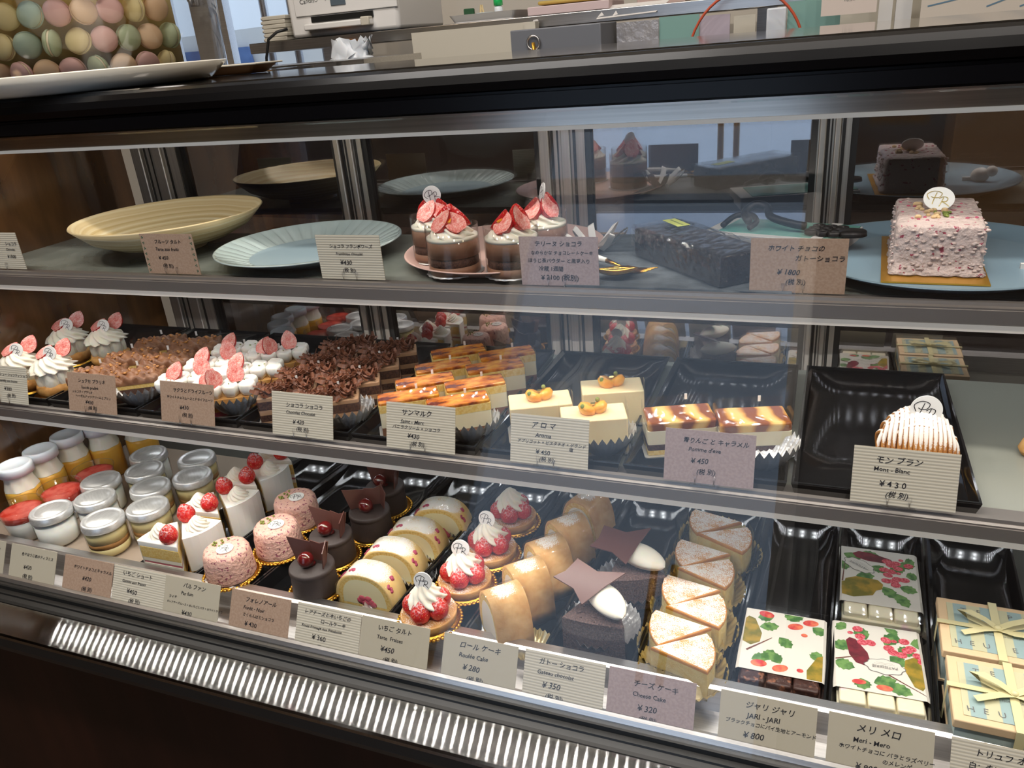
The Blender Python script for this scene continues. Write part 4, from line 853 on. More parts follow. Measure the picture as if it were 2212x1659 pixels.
place(giftbox, [(.1965, .686, FL, -.02, 'blue and cream striped gift box with ribbon bow, in front'), (.1960, .780, FL, -.02, 'blue and cream striped gift box with ribbon bow, behind the front one')], 'ribboned gift boxes')
# ================================================================ MIDDLE SHELF
FM = S2 + .0026
def puff(lab, loc, rz, group):
    t = thing('cream_puff', lab, 'cake', loc, rz, group)
    obj('gold_board', B().lathe([(0, 0), (.036, 0), (.0365, .001), (0, .001)], 40), M['gold'], t)
    obj('choux_base', B().lathe([(0, .0012), (.026, .0012), (.031, .008), (.030, .016), (.024, .020), (0, .021)], 32, wave=lambda a, k: (.0012 * math.sin(5 * a + k), 0)), M['choux'], t)
    for q in range(7):
        a = 2 * PI * q / 7
        sw = B().grid(lambda u, v: ((.0125 * math.cos(2 * PI * u) * (1 - .12 * math.cos(6 * PI * (u - v)))) * (1 - v) ** .5 * .95, -.012 * v ** .8 * .6 + (.008) * math.sin(2 * PI * u) * .0, .020 * (math.sin(2 * PI * u)) * (1 - v) ** .5), 28, 9, wrap=True)
        o = obj('cream_shell', sw, M['cream'], t, (.0205 * math.cos(a), .0205 * math.sin(a), .027), (0, 0, a + PI / 2), 1)
    obj('cream_rosette', rosette(.031, .026, 11, 1.4), M['cream'], t, (0, 0, .040))
    half_berry(t, (-.012, -.012, .060), (-1.05, .2, -.5), .95); half_berry(t, (.010, .010, .058), (-.45, .5, .3), .95)
    pr_plaque(t, (.010, -.003, .066), (-.35, .35, .25), .0105); return t
place(puff, [(-1.150, .775, FM, 0, 'tall cream puff at the end of the middle shelf, half out of the picture'), (-1.078, .775, FM, -.1, 'tall cream puff with strawberry halves, in front beside the praline slices'), (-1.172, .885, FM, .1, 'tall cream puff with strawberry halves, at the back next to the end panel'), (-1.095, .893, FM, -.15, 'tall cream puff with strawberry halves, at the back nearer the praline slices')], 'cream puffs')
RS = .50                                   # slices stand turned in their trays
SLN = ['front left', 'front right', 'second row left', 'second row right', 'third row left', 'third row right', 'back row left', 'back row right']
def praline(lab, loc, rz, group):
    t = thing('praline_slice', lab, 'cake', loc, rz, group); W_, D_ = .076, .040
    base_card(t, W_, D_)
    z = layers(t, rect(W_, D_, .002, 2), [('sponge_layer', .008, 'dark', 0), ('cream_layer', .004, 'mousse2', -.0004), ('sponge_layer', .008, 'dark', 0), ('cream_layer', .006, 'sponge', -.0002)], .0015)
    b = mound(W_ * 1.01, D_ * 1.02, z, lambda u, v: .0125 * (.55 + .45 * min(1, 5 * min(u, 1 - u) + .25) * min(1, 4 * min(v, 1 - v) + .25)) + .0022 * math.sin(2 * PI * (5 * u + 1.1 * math.sin(3 * v))) + .0016 * math.sin(2 * PI * (3.5 * v + 2 * u)))
    obj('praline_cream', b, M['praline'], t)
    obj('caramel_nuts', scatter_bits(30, lambda r: (r.choice((-1, 1)) * r.uniform(.006, .034), r.uniform(-.016, .016)), z + .0125, .0022, random.Random(8), 'ball'), M['nut'], t)
    film(t, rect(W_ + .003, D_ + .003, .006), .046, .002, tab=(.0, D_ / 2, 0)); return t
def rows(tr, ys, nm): 
    return [(DX[tr] + (.052 if k % 2 == 0 else .122), ys[k], FM, RS, nm % SLN[k]) for k in range(len(ys))]
place(praline, rows(1, [.782, .785, .845, .848, .908, .911], '%s of the six brown praline cream slices with caramel nuts'), 'praline slices')
def sakura(n):
    def mk(lab, loc, rz, group):
        t = thing('strawberry_cream_slice', lab, 'cake', loc, rz, group); W_, D_ = .078, .038
        base_card(t, W_, D_)
        z = layers(t, rect(W_, D_, .002, 2), [('fruit_layer', .006, 'rasp', 0), ('sponge_layer', .008, 'choux', 0), ('cream_layer', .003, 'mousse2', -.0004), ('sponge_layer', .007, 'choux', 0)], .0015)
        b = B(); NN = 26
        for k in range(NN):
            u = k / NN
        for k in range(8):
            x = -.034 + (k % 4) * .0225; y = -.0095 if k < 4 else .0095
            b.lathe([(0, 0), (.0085, .001), (.0108, .008), (.0112, .014), (.0095, .0175), (.006, .016), (0, .0165)], 18, c=(x, y, z), wave=lambda a, q: (.0008 * math.cos(6 * a), .0006 * math.cos(3 * a)))
        obj('cream_petals', b, M['whitecoat'], t)
        ps = [(-.025, .000), (.020, .004), (-.002, -.005)][:n]
        for q, (x, y) in enumerate(ps): half_berry(t, (x, y - .006, z + .0165), (-.75 + .30 * q, .25 - .3 * q, -.6 + .7 * q), .95, True)
        obj('pistachio_bits', scatter_bits(8, lambda r: (r.uniform(-.03, .03), r.uniform(-.01, .01)), z + .0172, .0011, random.Random(n)), M['pist'], t)
        film(t, rect(W_ + .003, D_ + .003, .006), .042, .002, tab=(.0, D_ / 2, 0)); return t
    return mk
sk = rows(2, [.785, .772, .842, .832, .902, .895], '%s of the pink strawberry slices piped with white cream petals')
place(sakura(2), [sk[0], sk[2]], 'strawberry cream slices'); place(sakura(3), [sk[1], sk[5]], 'strawberry cream slices'); place(sakura(1), [sk[3], sk[4]], 'strawberry cream slices')
def choco(lab, loc, rz, group):
    t = thing('chocolate_slice', lab, 'cake', loc, rz, group); W_, D_ = .076, .034
    base_card(t, W_, D_)
    z = layers(t, rect(W_, D_, .002, 2), [('cream_layer', .003, 'mousse2', 0), ('sponge_layer', .009, 'dark', 0), ('cream_layer', .007, 'mousse2', -.0003), ('sponge_layer', .012, 'dark', 0), ('cream_layer', .005, 'mousse2', -.0003)], .0015)
    obj('chocolate_shavings', shavings(95, W_ * .92, D_ * .85, z + .001, random.Random(5)), M['shave'], t)
    film(t, rect(W_ + .003, D_ + .003, .006), .047, .002, tab=(.012, D_ / 2 + .001, 0)); return t
place(choco, rows(3, [.775, .768, .828, .822, .880, .876, .934, .930], '%s of the eight slices under chocolate shavings'), 'chocolate shaving slices')
def marc(lab, loc, rz, group):
    t = thing('scorched_custard_slice', lab, 'cake', loc, rz, group); W_, D_ = .075, .031
    base_card(t, W_, D_)
    z = layers(t, rect(W_, D_, .0015, 2), [('chocolate_cream', .012, 'mousse', 0), ('vanilla_cream', .020, 'cream2', 0), ('sponge_layer', .010, 'sponge', .0003)], .0015)
    obj('scorched_top', B().prism(rect(W_ * 1.0, D_ * 1.0, .003, 3), z, z + .0038, bev=.0016), M['burnt'], t)
    film(t, rect(W_ + .003, D_ + .003, .006), .049, .002, tab=(.012, D_ / 2 + .001, 0)); return t
place(marc, [(-.470, .777, FM, .57, 'front left of the eight slices with scorched caramel tops'), (-.402, .776, FM, .57, 'front right of the eight slices with scorched caramel tops')] + [(x, y, FM, .57, '%s of the eight slices with scorched caramel tops' % SLN[k + 2]) for k, (x, y) in enumerate(((-.470, .823), (-.402, .828), (-.468, .874), (-.398, .885), (-.470, .927), (-.399, .931)))], 'scorched custard slices')
def aroma(lab, loc, rz, group):
    t = thing('apricot_mousse_slice', lab, 'cake', loc, rz, group); W_, D_ = .074, .042
    base_card(t, W_, D_)
    obj('mousse_block', B().prism(rect(W_, D_, .002, 3), .0015, .0435, bev=.0015), M['aroma'], t)
    b = B(); k = 18
    for s, x0, y0, a0 in ((1, -.007, .0, .2), (.92, .0075, .002, -.5)):
        b.T = Matrix.Translation((x0, y0, .0475)) @ Matrix.Rotation(a0, 4, 'Z') @ Matrix.Rotation(.5 * (1 if x0 < 0 else -1), 4, 'Y'); b.lathe([(0, -.006), (.007 * s, -.005), (.0112 * s, 0), (.0100 * s, .005), (.006 * s, .0068), (0, .0055)], 20)
    obj('apricot_halves', b, M['mikan'], t)
    obj('pistachios', B().ball((-.012, -.006, .0545), (.0026, .0022, .003)).ball((.006, .008, .0555), (.0026, .0022, .003)), M['pist'], t)
    obj('gold_leaf', B().plate([(-.003, -.002, .0545), (.002, -.003, .0552), (.003, .001, .0556), (-.002, .002, .0549)], .0003), M['goldleaf'], t)
    film(t, rect(W_ + .003, D_ + .003, .008), .052, .002); return t
place(aroma, [(-.306, .802, FM, .42, 'apricot topped mousse slice behind the left edge of its card'), (-.234, .780, FM, .36, 'apricot topped mousse slice, front right of the three'), (-.232, .856, FM, .34, 'apricot topped mousse slice, back right of the three')], 'apricot mousse slices')
def pomme(lab, loc, rz, group):
    t = thing('caramel_apple_slice', lab, 'cake', loc, rz, group); W_, D_ = .076, .044
    base_card(t, W_, D_)
    z = layers(t, rect(W_, D_, .002, 2), [('sponge_layer', .006, 'sponge', 0), ('chocolate_layer', .007, 'dark', 0), ('cream_layer', .017, 'cream2', 0)], .0015)
    obj('caramel_apples', B().prism(rect(W_, D_, .004, 3), z, z + .010, bev=.003), M['apple'], t)
    film(t, rect(W_ + .003, D_ + .003, .007), .050, .002, tab=(.012, D_ / 2 + .001, 0)); return t
place(pomme, [(-.141, .802, FM, .36, 'caramel apple slice on the left, behind its mauve card'), (-.063, .812, FM, .30, 'caramel apple slice on the right, nearer the powdered mont blanc')], 'caramel apple slices')
for nm, x, y in (('praline slices', -.905, .766), ('strawberry cream slices', -.737, .770), ('chocolate shaving slices', -.556, .766), ('scorched custard slices', -.383, .766), ('apricot mousse slices', -.218, .768), ('caramel apple slices', -.045, .776)):
    t = thing('foil_fan', 'pleated silver foil fan in the front right corner before the ' + nm, 'foil', (x, y, FM + .0005), .5, 'silver foil fans'); pleats(t, .036, 24, .024, amp=.0036, name='foil_sheet', flat=.40, ax=.80)
# mont blanc
t = thing('mont_blanc', 'single mont blanc of cream strands under icing sugar', 'cake', (.100, .812, FM))
obj('gold_board', B().lathe([(0, 0), (.037, 0), (.037, .001), (0, .001)], 40), M['gold'], t)
obj('meringue_base', B().lathe([(0, .001), (.034, .001), (.036, .006), (.034, .012), (0, .013)], 36), M['choux'], t)
obj('cream_core', B().lathe([(.033, .012), (.029, .028), (.019, .042), (.008, .049), (0, .050)], 32), M['puff'], t)
b = B(); rnd = random.Random(12)
for q in range(17):
    x = -.034 + .068 * q / 16 + rnd.uniform(-.0006, .0006); r = math.sqrt(max(1e-5, .0365 ** 2 - x * x)); hh = .052 * (r / .0365) ** .75
    b.tube([(x * (1 + .06 * math.sin(3 * a)), -r * math.cos(a) , .010 + hh * math.sin(a) ** .8 + rnd.uniform(-.0006, .0006)) for a in [.0 + PI * k / 18 for k in range(19)]], .0026, 7)
for q in range(6):
    y = -.02 + .008 * q; r = math.sqrt(.034 ** 2 - y * y)
    b.tube([(-r * math.cos(a), y, .012 + .0505 * (r / .034) ** .7 * math.sin(a) ** .8) for a in [PI * k / 18 for k in range(19)]], .0021, 7)
obj('cream_strands', b, M['puff'], t); pr_plaque(t, (.004, -.006, .066), (-.12, .0, .1), .0150)
t = tag(obj('chestnut', B().lathe([(0, 0), (.010, .001), (.013, .007), (.010, .016), (.004, .020), (0, .021)], 22), M['crust']), 'brown nut at the right edge, almost outside the picture', 'decoration'); t.location = (.214, .862, S2 + .0005)

# ================================================================ TOP SHELF
FT = S1 + .0006
t = thing('bamboo_plate', 'wide coiled bamboo plate on a low foot, empty', 'plate', (-.958, .956, FT))
obj('dish', B().lathe([(.0, .020), (.085, .021), (.120, .034), (.1395, .0525), (.1415, .0540), (.1430, .0520), (.118, .028), (.088, .0145), (.050, .012), (0, .012)], 72), M['bamboo'], t)
obj('foot', B().lathe([(.047, 0), (.045, .012), (.040, .0125), (.041, 0)], 48), M['bamboo'], t)
def fluted(nm, lab, loc, R, m, rim, well, well_mat, cat='plate', flutes=0, hh=.022):
    t = thing(nm, lab, cat, loc)
    wv = (lambda a, k: (0, .0016 * (abs(math.cos(flutes * a / 2)) ** .25 - 1) * 1.6 if k in (2, 3, 4) else 0)) if flutes else None
    obj('dish', B().lathe([(0, hh * .28), (well, hh * .28), (well + .004, hh * .33), ((well + R) / 2, hh * .68), (R - rim, hh * .94), (R - rim * .6, hh), (R - rim * .2, hh * .99), (R, hh * .93), (R - .004, hh * .86), (well, hh * .12), (well * .85, .0), (well * .80, .0), (well * .78, hh * .12), (0, hh * .12)], 40 * 6 if flutes else 72, wave=wv), M[m], t)
    if well_mat: obj('well', B().lathe([(well, hh * .28 + .0004), (0, hh * .28 + .0004)], 60), M[well_mat], t)
    return t
fluted('fluted_plate', 'pale blue-green fluted plate, empty, beside the bamboo plate', (-.680, .921, FT), .1310, 'celadon', .006, .085, 'celin', flutes=40)
fluted('pink_plate', 'matt pink plate under the wrapped strawberry chocolate cups', (-.392, .940, FT), .1305, 'pinkpl', .004, .108, None, hh=.014)
def cupcake(lab, loc, rz, group, plaque=True):
    t = thing('strawberry_chocolate_cup', lab, 'cake', loc, rz, group); R = .031
    obj('foil_base', B().lathe([(0, 0), (R + .003, 0), (R + .004, .0012), (0, .0012)], 40, wave=lambda a, k: (.0008 * math.cos(20 * a), 0)), M['foil'], t)
    z = .0014
    for nm, h, m, g in (('mousse_layer', .010, 'mousse', 0), ('sponge_layer', .011, 'dark', -.0012), ('mousse_layer', .019, 'mousse', 0), ('cream_layer', .004, 'cream', 0)):
        obj(nm, B().lathe([(0, z), (R + g, z), (R + g, z + h), (0, z + h)], 40), M[m], t); z += h
    b = B().lathe([(R + .0012, .001), (R + .0012, .058), (R + .0008, .058), (R + .0008, .001)], 40); obj('clear_collar', b, M['film'], t)
    obj('cream_rosette', rosette(.026, .024, 8, 1.8), M['cream'], t, (0, 0, z - .001))
    for q, (a, rx, ry) in enumerate(((-2.5, -.75, .2), (-.75, -.85, -.3), (.6, -.6, .2), (2.2, -.5, -.2))):
        half_berry(t, (.0235 * math.cos(a), .0235 * math.sin(a), z + .0085), (rx, ry, a + PI / 2), 1.05, q == 0)
    if plaque: pr_plaque(t, (.0, .004, z + .036), (-.25, -.45, .2), .0115, 1.0)
    else: obj('caramel_drop', B().plate([(-.004, -.016, z + .018), (.004, -.016, z + .018), (.004, -.010, z + .021), (-.004, -.010, z + .021)], .002), M['mikan'], t)
    return t
CG = 'strawberry chocolate cups'; zP = FT + .0043
place(cupcake, [(-.470, .905, zP, .5, 'tall wrapped strawberry chocolate cup with a plaque, at the left rear of the pink plate'), (-.330, .915, zP, -1.1, 'tall wrapped strawberry chocolate cup with a plaque, at the right rear of the pink plate')], CG)
place(lambda a, b_, c, d: cupcake(a, b_, c, d, False), [(-.420, .848, zP, .2, 'tall wrapped strawberry chocolate cup without plaque, front left on the pink plate'), (-.344, .848, zP, -.9, 'tall wrapped strawberry chocolate cup without plaque, front right on the pink plate')], CG)
# slate with the wrapped terrine
b = B(); rnd = random.Random(4); o = []
for (x0, y0), (x1, y1) in (((-.268, .805), (-.030, .800)), ((-.030, .800), (-.040, 1.035)), ((-.040, 1.035), (-.320, 1.035)), ((-.320, 1.035), (-.268, .805))):
    for k in range(16): o.append((x0 + (x1 - x0) * k / 16 + rnd.uniform(-.0012, .0012), y0 + (y1 - y0) * k / 16 + rnd.uniform(-.0012, .0012)))
tag(obj('slate_board', b.prism(o, FT, FT + .0055, bev=.0015), M['slate']), 'dark slate board with chipped edges under the wrapped terrine', 'board'); zS = FT + .0058
t = thing('wrapped_terrine', 'block of chocolate terrine wrapped in crinkled clear film with a yellow label', 'cake', (-.137, .886, zS), -.81)
obj('terrine', B().box((0, 0, .0170), (.170, .060, .034), bev=.003), M['terr'], t)
b = B(); rnd = random.Random(19); NU, NV = 30, 34
V = [[b.v(((v / (NV - 1) - .5) * .176, .0315 * math.copysign(min(1, abs(math.cos(2 * PI * u / NU)) * 1.4), math.cos(2 * PI * u / NU)) + rnd.uniform(-.0002, .0012) * math.copysign(1, math.cos(2 * PI * u / NU)), .0180 + .0186 * math.copysign(min(1, abs(math.sin(2 * PI * u / NU)) * 1.4), math.sin(2 * PI * u / NU)) + (rnd.uniform(0, .0016) if math.sin(2 * PI * u / NU) > 0 else 0))) for u in range(NU)] for v in range(NV)]
for v in range(NV - 1):
    for u in range(NU):
        q = [V[v][u], V[v][(u + 1) % NU], V[v + 1][(u + 1) % NU], V[v + 1][u]]; b.face(q[:3], 0, False); b.face([q[0], q[2], q[3]], 0, False)
obj('film_wrap', b, M['wrap'], t)
b = B(); rnd = random.Random(9)
for k in range(26): # pinched folds of the film along the edges
    x = rnd.uniform(-.084, .084); s = rnd.choice((-1, 1)); y = s * .0305; L_ = rnd.uniform(.008, .024); a = rnd.uniform(-.5, .5)
    b.plate([(x - L_, y + rnd.uniform(-.004, .001) * s, .0362 + rnd.uniform(0, .0015)), (x + L_ * a, y + .0015 * s, .031), (x + L_, y - .003 * s + rnd.uniform(-.004, .001) * s, .0366 + rnd.uniform(0, .0015))], .0002)
    b.plate([(x - L_ * .4, y + .0010 * s, rnd.uniform(.004, .026)), (x + L_ * .5, y + .0018 * s, rnd.uniform(.004, .026)), (x + L_ * .2, y + .0008 * s, .030)], .0002)
obj('film_folds', b, M['plastic'], t)
lb = obj('label_sticker', B().box((0, 0, 0), (.040, .016, .0004)), P('yellow_label', H('C9CF6A'), .5), t, (-.058, .012, .0385), (0, 0, PI - .12))
l = textmesh([('terrine chocolat', 0, 0, .0050, 'CENTER')], M['inkg'], lb, 'lettering', 0, 0, 0, True); l.location = (0, 0, .0004)
def utensil(nm, lab, loc, rz, fork):
    t = thing(nm, lab, nm, loc, rz)
    obj('handle', B().tube([(-.085, 0, .010), (-.06, 0, .0105), (-.02, 0, .010), (0, 0, .009)], [.004, .0048, .0042, .003], 10), M['white'], t)
    b = B().tube([(0, 0, .009), (.014, 0, .007), (.024, 0, .004)], [.003, .0022, .0024], 8)
    if fork:
        b.box((.034, 0, .0045), (.022, .020, .0015), bev=.0006)
        for k in range(4): b.tube([(.044, -.0085 + k * .00567, .0045), (.058, -.0085 + k * .00567, .0065), (.070, -.0085 + k * .00567, .010)], [.0015, .0013, .0008], 6)
    else: b.grid(lambda u, v: (.024 + .046 * v, .0145 * math.sin(PI * (v * .94 + .03)) ** .6 * math.cos(PI * u), .006 - .0065 * math.sin(PI * u) * math.sin(PI * v) ** .7 + .003 * v), 14, 14)
    obj('head', b, M['cutlery'], t); return t
utensil('fork', 'gold fork with white handle pointing at the wrapped terrine', (-.237, .872, zS), -.52, True)
utensil('spoon', 'gold spoon with white handle lying in front of the fork', (-.262, .835, zS + .003), -.05, False)
t = thing('paper_ribbon', 'white curled paper ribbon on the slate behind the fork', 'ribbon', (-.270, .940, zS), .2); t.scale = (.72, .72, .8)
b = B(); rnd = random.Random(2)
for k in range(7):
    a = k * .9; c, s = math.cos(a), math.sin(a); L_ = rnd.uniform(.035, .055); Q = []
    for q in range(9):
        u = q / 8; r = L_ * math.sin(PI * u * .9) + .004; zz = .004 + .030 * math.sin(PI * u) ** 1.2; w = .009
        Q.append((b.v((r * c - w * s * .6, r * s + w * c * .6, zz)), b.v((r * c + w * s * .6, r * s - w * c * .6, zz + .005))))
    for x, y in zip(Q, Q[1:]): b.face([x[0], x[1], y[1], y[0]])
obj('loops', b, M['paper'], t)
t = thing('teal_box', 'flat teal and white box at the back of the top shelf', 'box', (-.055, 1.018, FT), -.30)
obj('box_body', B().box((0, 0, .0085), (.17, .085, .017), m='paper', bev=.001), None, t); obj('teal_cover', B().box((.008, .004, .0176), (.15, .070, .0012)), M['tealb'], t); obj('white_stripe', B().box((.055, .0, .0184), (.012, .084, .0008)), M['paper'], t)
t = thing('iron_bottle_opener', 'dark iron tool with a scroll loop lying on the teal box', 'tool', (-.035, 1.005, FT + .0190), -.35)
b = B().tube(smooth([(-.058, -.010, .008), (-.070, .002, .016), (-.062, .016, .024), (-.046, .014, .022), (-.036, .002, .014), (-.012, -.006, .010), (.012, -.006, .007)], 5), .0048, 10)
b.tube(smooth([(-.085, -.026, .0045), (-.080, -.004, .012), (-.062, .002, .014), (-.048, -.010, .009), (-.050, -.026, .0045)], 5), .0036, 8)
obj('scroll_handle', b, M['iron'], t)
b = B()
for k in range(3):
    for q in range(3): b.lathe([(.0075, 0), (.0075, .005), (.0042, .005), (.0042, 0), (.0075, 0)], 16, c=(.022 + q * .0135, -.014 + k * .0125, .001))
b.lathe([(0, 0), (.016, .001), (.015, .006), (0, .007)], 24, c=(.066, -.004, .0)); obj('pierced_blade', b, M['iron'], t)
# blue-grey plate with the pink chocolate loaf
fluted('blue_plate', 'large blue-grey plate under the pale pink loaf cake', (.112, .935, FT), .1435, 'bluepl', .004, .112, None, hh=.016)
zB = FT + .0049
t = tag(obj('gold_cake_board', B().box((0, 0, .0008), (.096, .185, .0016)), M['goldp']), 'gold card board under the pale pink loaf cake', 'cake board'); t.location = (.104, .935, zB); t.rotation_euler = (0, 0, -.04)
t = thing('pink_loaf_cake', 'pale pink chocolate loaf cake with nuts, pistachio and round plaque', 'cake', (.106, .938, zB + .0018), -.04)
b = B(); rnd = random.Random(21); nU, nV = 40, 26
def loaf(u, v):
    x = (u - .5) * 2; y = (v - .5) * 2
    return x, y
prof = [(1.02, 0), (1.05, .0015), (1.0, .004), (.985, .014), (.985, .040), (.965, .0465), (.92, .0495)]
bd = rect(.082, .140, .006, 4); rings = []
bd2 = []
for k in range(len(bd)):
    (x0, y0), (x1, y1) = bd[k], bd[(k + 1) % len(bd)]; n = max(1, int(math.hypot(x1 - x0, y1 - y0) / .006)); bd2 += [(x0 + (x1 - x0) * q / n, y0 + (y1 - y0) * q / n) for q in range(n)]
for s, z in prof: rings.append([b.v((x * s + rnd.uniform(-.0007, .0007) + (rnd.uniform(0, .003) * (x > 0 or -1) if z < .003 else 0) * .5, y * (1 - (1 - s) * .6) + rnd.uniform(-.0007, .0007) - (abs(math.sin(x * 190)) * .005 if z < .003 and y < -.06 else 0), z)) for x, y in bd2])
for r0, r1 in zip(rings, rings[1:]):
    for q in range(len(bd2)): b.face([r0[q], r0[(q + 1) % len(bd2)], r1[(q + 1) % len(bd2)], r1[q]])
b.face(rings[-1], 0, True); b.face(rings[0][::-1], 0, False)
obj('chocolate_coating', b, M['lilac'], t)
b = B(); rnd = random.Random(77)
for k in range(300):
    f = rnd.choice((0, 0, 1, 2, 3)); r = rnd.uniform(.0010, .0020)
    if f == 0: p = (rnd.uniform(-.038, .038), rnd.uniform(-.066, .066), .0485)
    elif f == 1: p = (rnd.uniform(-.039, .039), -.0695, rnd.uniform(.005, .046))
    elif f == 2: p = (.0405, rnd.uniform(-.066, .066), rnd.uniform(.005, .046))
    else: p = (-.0405, rnd.uniform(-.066, .066), rnd.uniform(.005, .046))
    b.ball(p, (r * 1.5, r * 1.1, r * .9), n=8, k=5)
obj('coated_nuts', b, M['lilac'], t)
obj('nut_pieces', scatter_bits(26, lambda r: (r.uniform(-.022, .006), r.uniform(-.035, .035)), .0492, .0030, random.Random(3), 'ball'), P('pale_nuts', H('D9B98A'), .6), t)
obj('pistachio_bits', scatter_bits(9, lambda r: (r.uniform(-.010, .014), r.uniform(-.035, -.005)), .0500, .0022, random.Random(6)), M['pist'], t)
obj('freeze_dried_berries', scatter_bits(24, lambda r: (r.uniform(-.036, .036), r.uniform(-.064, .064)), .0486, .0017, random.Random(16), 'ball'), M['rasp'], t)
pr_plaque(t, (.000, .012, .0600), (-.85, .0, .05), .0150, 1.0, 'goldleaf')
t = tag(obj('cream_ornament', B().ball((0, 0, .010), (.013, .010, .011)).ball((.014, .004, .016), (.008, .007, .008)).box((-.012, -.008, .003), (.02, .004, .006)), M['paper']), 'small white ornament on the blue-grey plate at the right edge', 'ornament'); t.location = (.205, .915, zB - .001)
# ================================================================ PRICE CARDS
def card(lab, loc, lean, mat, lines, ink='ink', seed=0, clover=False, stand=True, standlab=None, rz=0, clip=False):
    """paper card 90 x 55 mm, foot at loc, leaning back by lean; lines: (text, x mm from the left, y mm from the top, size mm)"""
    t = thing('price_card', lab, 'price card', loc, rz, 'handwritten price cards', -lean)
    obj('card_sheet', B().box((0, 0, .0275), (.090, .0007, .055)), M[mat], t)
    L = [(s, -.045 + x / 1000, .055 - y / 1000, z / 1000, 'LEFT') for s, x, y, z in lines]
    textmesh(L, M[ink], t, 'lettering', -.0007, .16, .010, seed=seed)
    if clover:
        b = B(); b.keep = True
        for s in (-1, 1):
            for k in range(7):
                for q in range(3): b.poly([(s * .041 + .0012 * math.cos(2.1 * q + k) + .0009 * math.cos(a), -.0005, .005 + k * .0075 + .0012 * math.sin(2.1 * q + k) + .0009 * math.sin(a)) for a in [2 * PI * j / 7 for j in range(7)]])
        obj('clover_border', b, M['inkg'], t)
    if stand:
        st = thing('card_stand', standlab, 'card stand', (loc[0] - .003, loc[1], loc[2] - .0035), rz, 'clear card stands', -lean)
        b = B().box((0, -.001, .0012), (.030, .010, .0024), bev=.0006).box((0, .0022, .007), (.026, .0012, .012)); obj('clear_foot', b, M['plastic'], st)
        for s in (-1, 1): obj('prong', B().tube([(s * .0095, -.0022, .002), (s * .0095, -.0024, .009), (s * .0095, -.0017, .0135)], .0016, 8), M['plastic'], st)
    return t
TX = '(税 別)'
c1 = (S1 + .0040, 0.0, .806); 
def s1card(x, mat, lines, lab, sl, ink='ink', **k): card(lab, (x, .806, S1 + .0045), 0, mat, lines, ink, int(x * 999) % 97, standlab=sl, **k)
def s2card(x, mat, lines, lab, sl, ink='ink'): card(lab, (x, .7150, S2 + .0088), .28, mat, lines, ink, int(x * 999) % 97, standlab=sl)
def s3card(x, mat, lines, lab, ink='ink'): card(lab, (x, .5935, .7402), .48, mat, lines, ink, int(x * 999) % 97, stand=False)
s1card(-1.149, 'ribbed', [('ショコラ', 62, 17, 6), ('Chocolat', 60, 25, 5), ('¥1500', 58, 36, 7)], 'ribbed ivory card at the far end of the top shelf beside the end panel', 'clear stand of the ribbed card at the far end of the top shelf')
s1card(-.822, 'kraft', [('フルーツ タルト', 23, 11, 6.4), ('Tarte aux fruits', 22, 21, 6.4), ('¥ 450', 24, 33, 7.2), (TX, 28, 44, 6.2)], 'brown card with green clover border in front of the bamboo plate', 'clear stand of the clover bordered card', clover=True)
s1card(-.540, 'ribbed', [('ショコラ フランボワーズ', 18, 14, 5.4), ('Framboise chocolat', 26, 23, 4.8), ('¥430', 30, 34, 8), (TX, 32, 44, 6.4)], 'ribbed ivory card reading 430 yen in front of the fluted plate', 'clear stand of the card in front of the fluted plate')
s1card(-.273, 'mauve', [('テリーヌ ショコラ', 18, 8, 6.6), ('なめらかな チョコレートケーキ', 13, 18, 5.0), ('ほうじ茶パウダー と黒豆入り', 9, 27, 5.4), ('冷蔵 1週間', 21, 36, 6.0), ('¥ 2100 (税別)', 23, 46, 7.6)], 'mauve card reading 2100 yen between the pink plate and the slate', 'clear stand of the 2100 yen card')
s1card(-.026, 'kraft', [('ホワイト チョコの', 16, 10, 6.4), ('ガトーショコラ', 42, 20, 6.6), ('¥ 1800', 26, 34, 7.6), (TX, 34, 44, 6.6)], 'brown card reading 1800 yen in front of the blue-grey plate', 'clear stand of the 1800 yen card')
s2card(-1.116, 'ribbed', [('シュー シャンティショコラ', 34, 13, 5.2), ('Chantilly aux fraises', 30, 22, 5.0), ('¥380', 42, 34, 7.6), (TX, 46, 44, 6.4)], 'ribbed ivory card reading 380 yen before the cream puffs', 'clear stand of the cream puff card')
s2card(-.944, 'kraft', [('シュクセ プラリネ', 20, 11, 6.2), ('Succès praliné', 26, 20, 5.6), ('ショコラ × プラリネ', 8, 27, 4.2), ('ヘーゼルナッツクリームとプリン', 14, 33, 4.4), ('¥430', 32, 41, 7.2), (TX, 36, 49, 6)], 'brown card before the praline slices', 'clear stand of the praline card')
s2card(-.774, 'kraft', [('サクラとドライフルーツ', 22, 11, 6.0), ('ホワイトチョコムースとドライフルーツ', 11, 21, 4.3), ('¥430', 32, 34, 7.4), (TX, 36, 44, 6.2)], 'brown card before the strawberry cream slices', 'clear stand of the strawberry slice card')
s2card(-.592, 'ribbed', [('ショコラ ショコラ', 21, 16, 6.6), ('Chocolat Chocolat', 21, 25, 5.6), ('¥ 420', 31, 37, 7.2), (TX, 36, 46, 6.4)], 'ribbed ivory card before the chocolate shaving slices', 'clear stand of the chocolate slice card')
s2card(-.427, 'ribbed', [('サンマルク', 20, 11, 8.0), ('Saint - Marc', 19, 22, 6.4), ('バニラクリーム × ショコラ', 8, 29, 5.2), ('¥430', 28, 39, 7.6), (TX, 32, 48, 6.4)], 'ribbed ivory card before the scorched custard slices', 'clear stand of the scorched custard card')
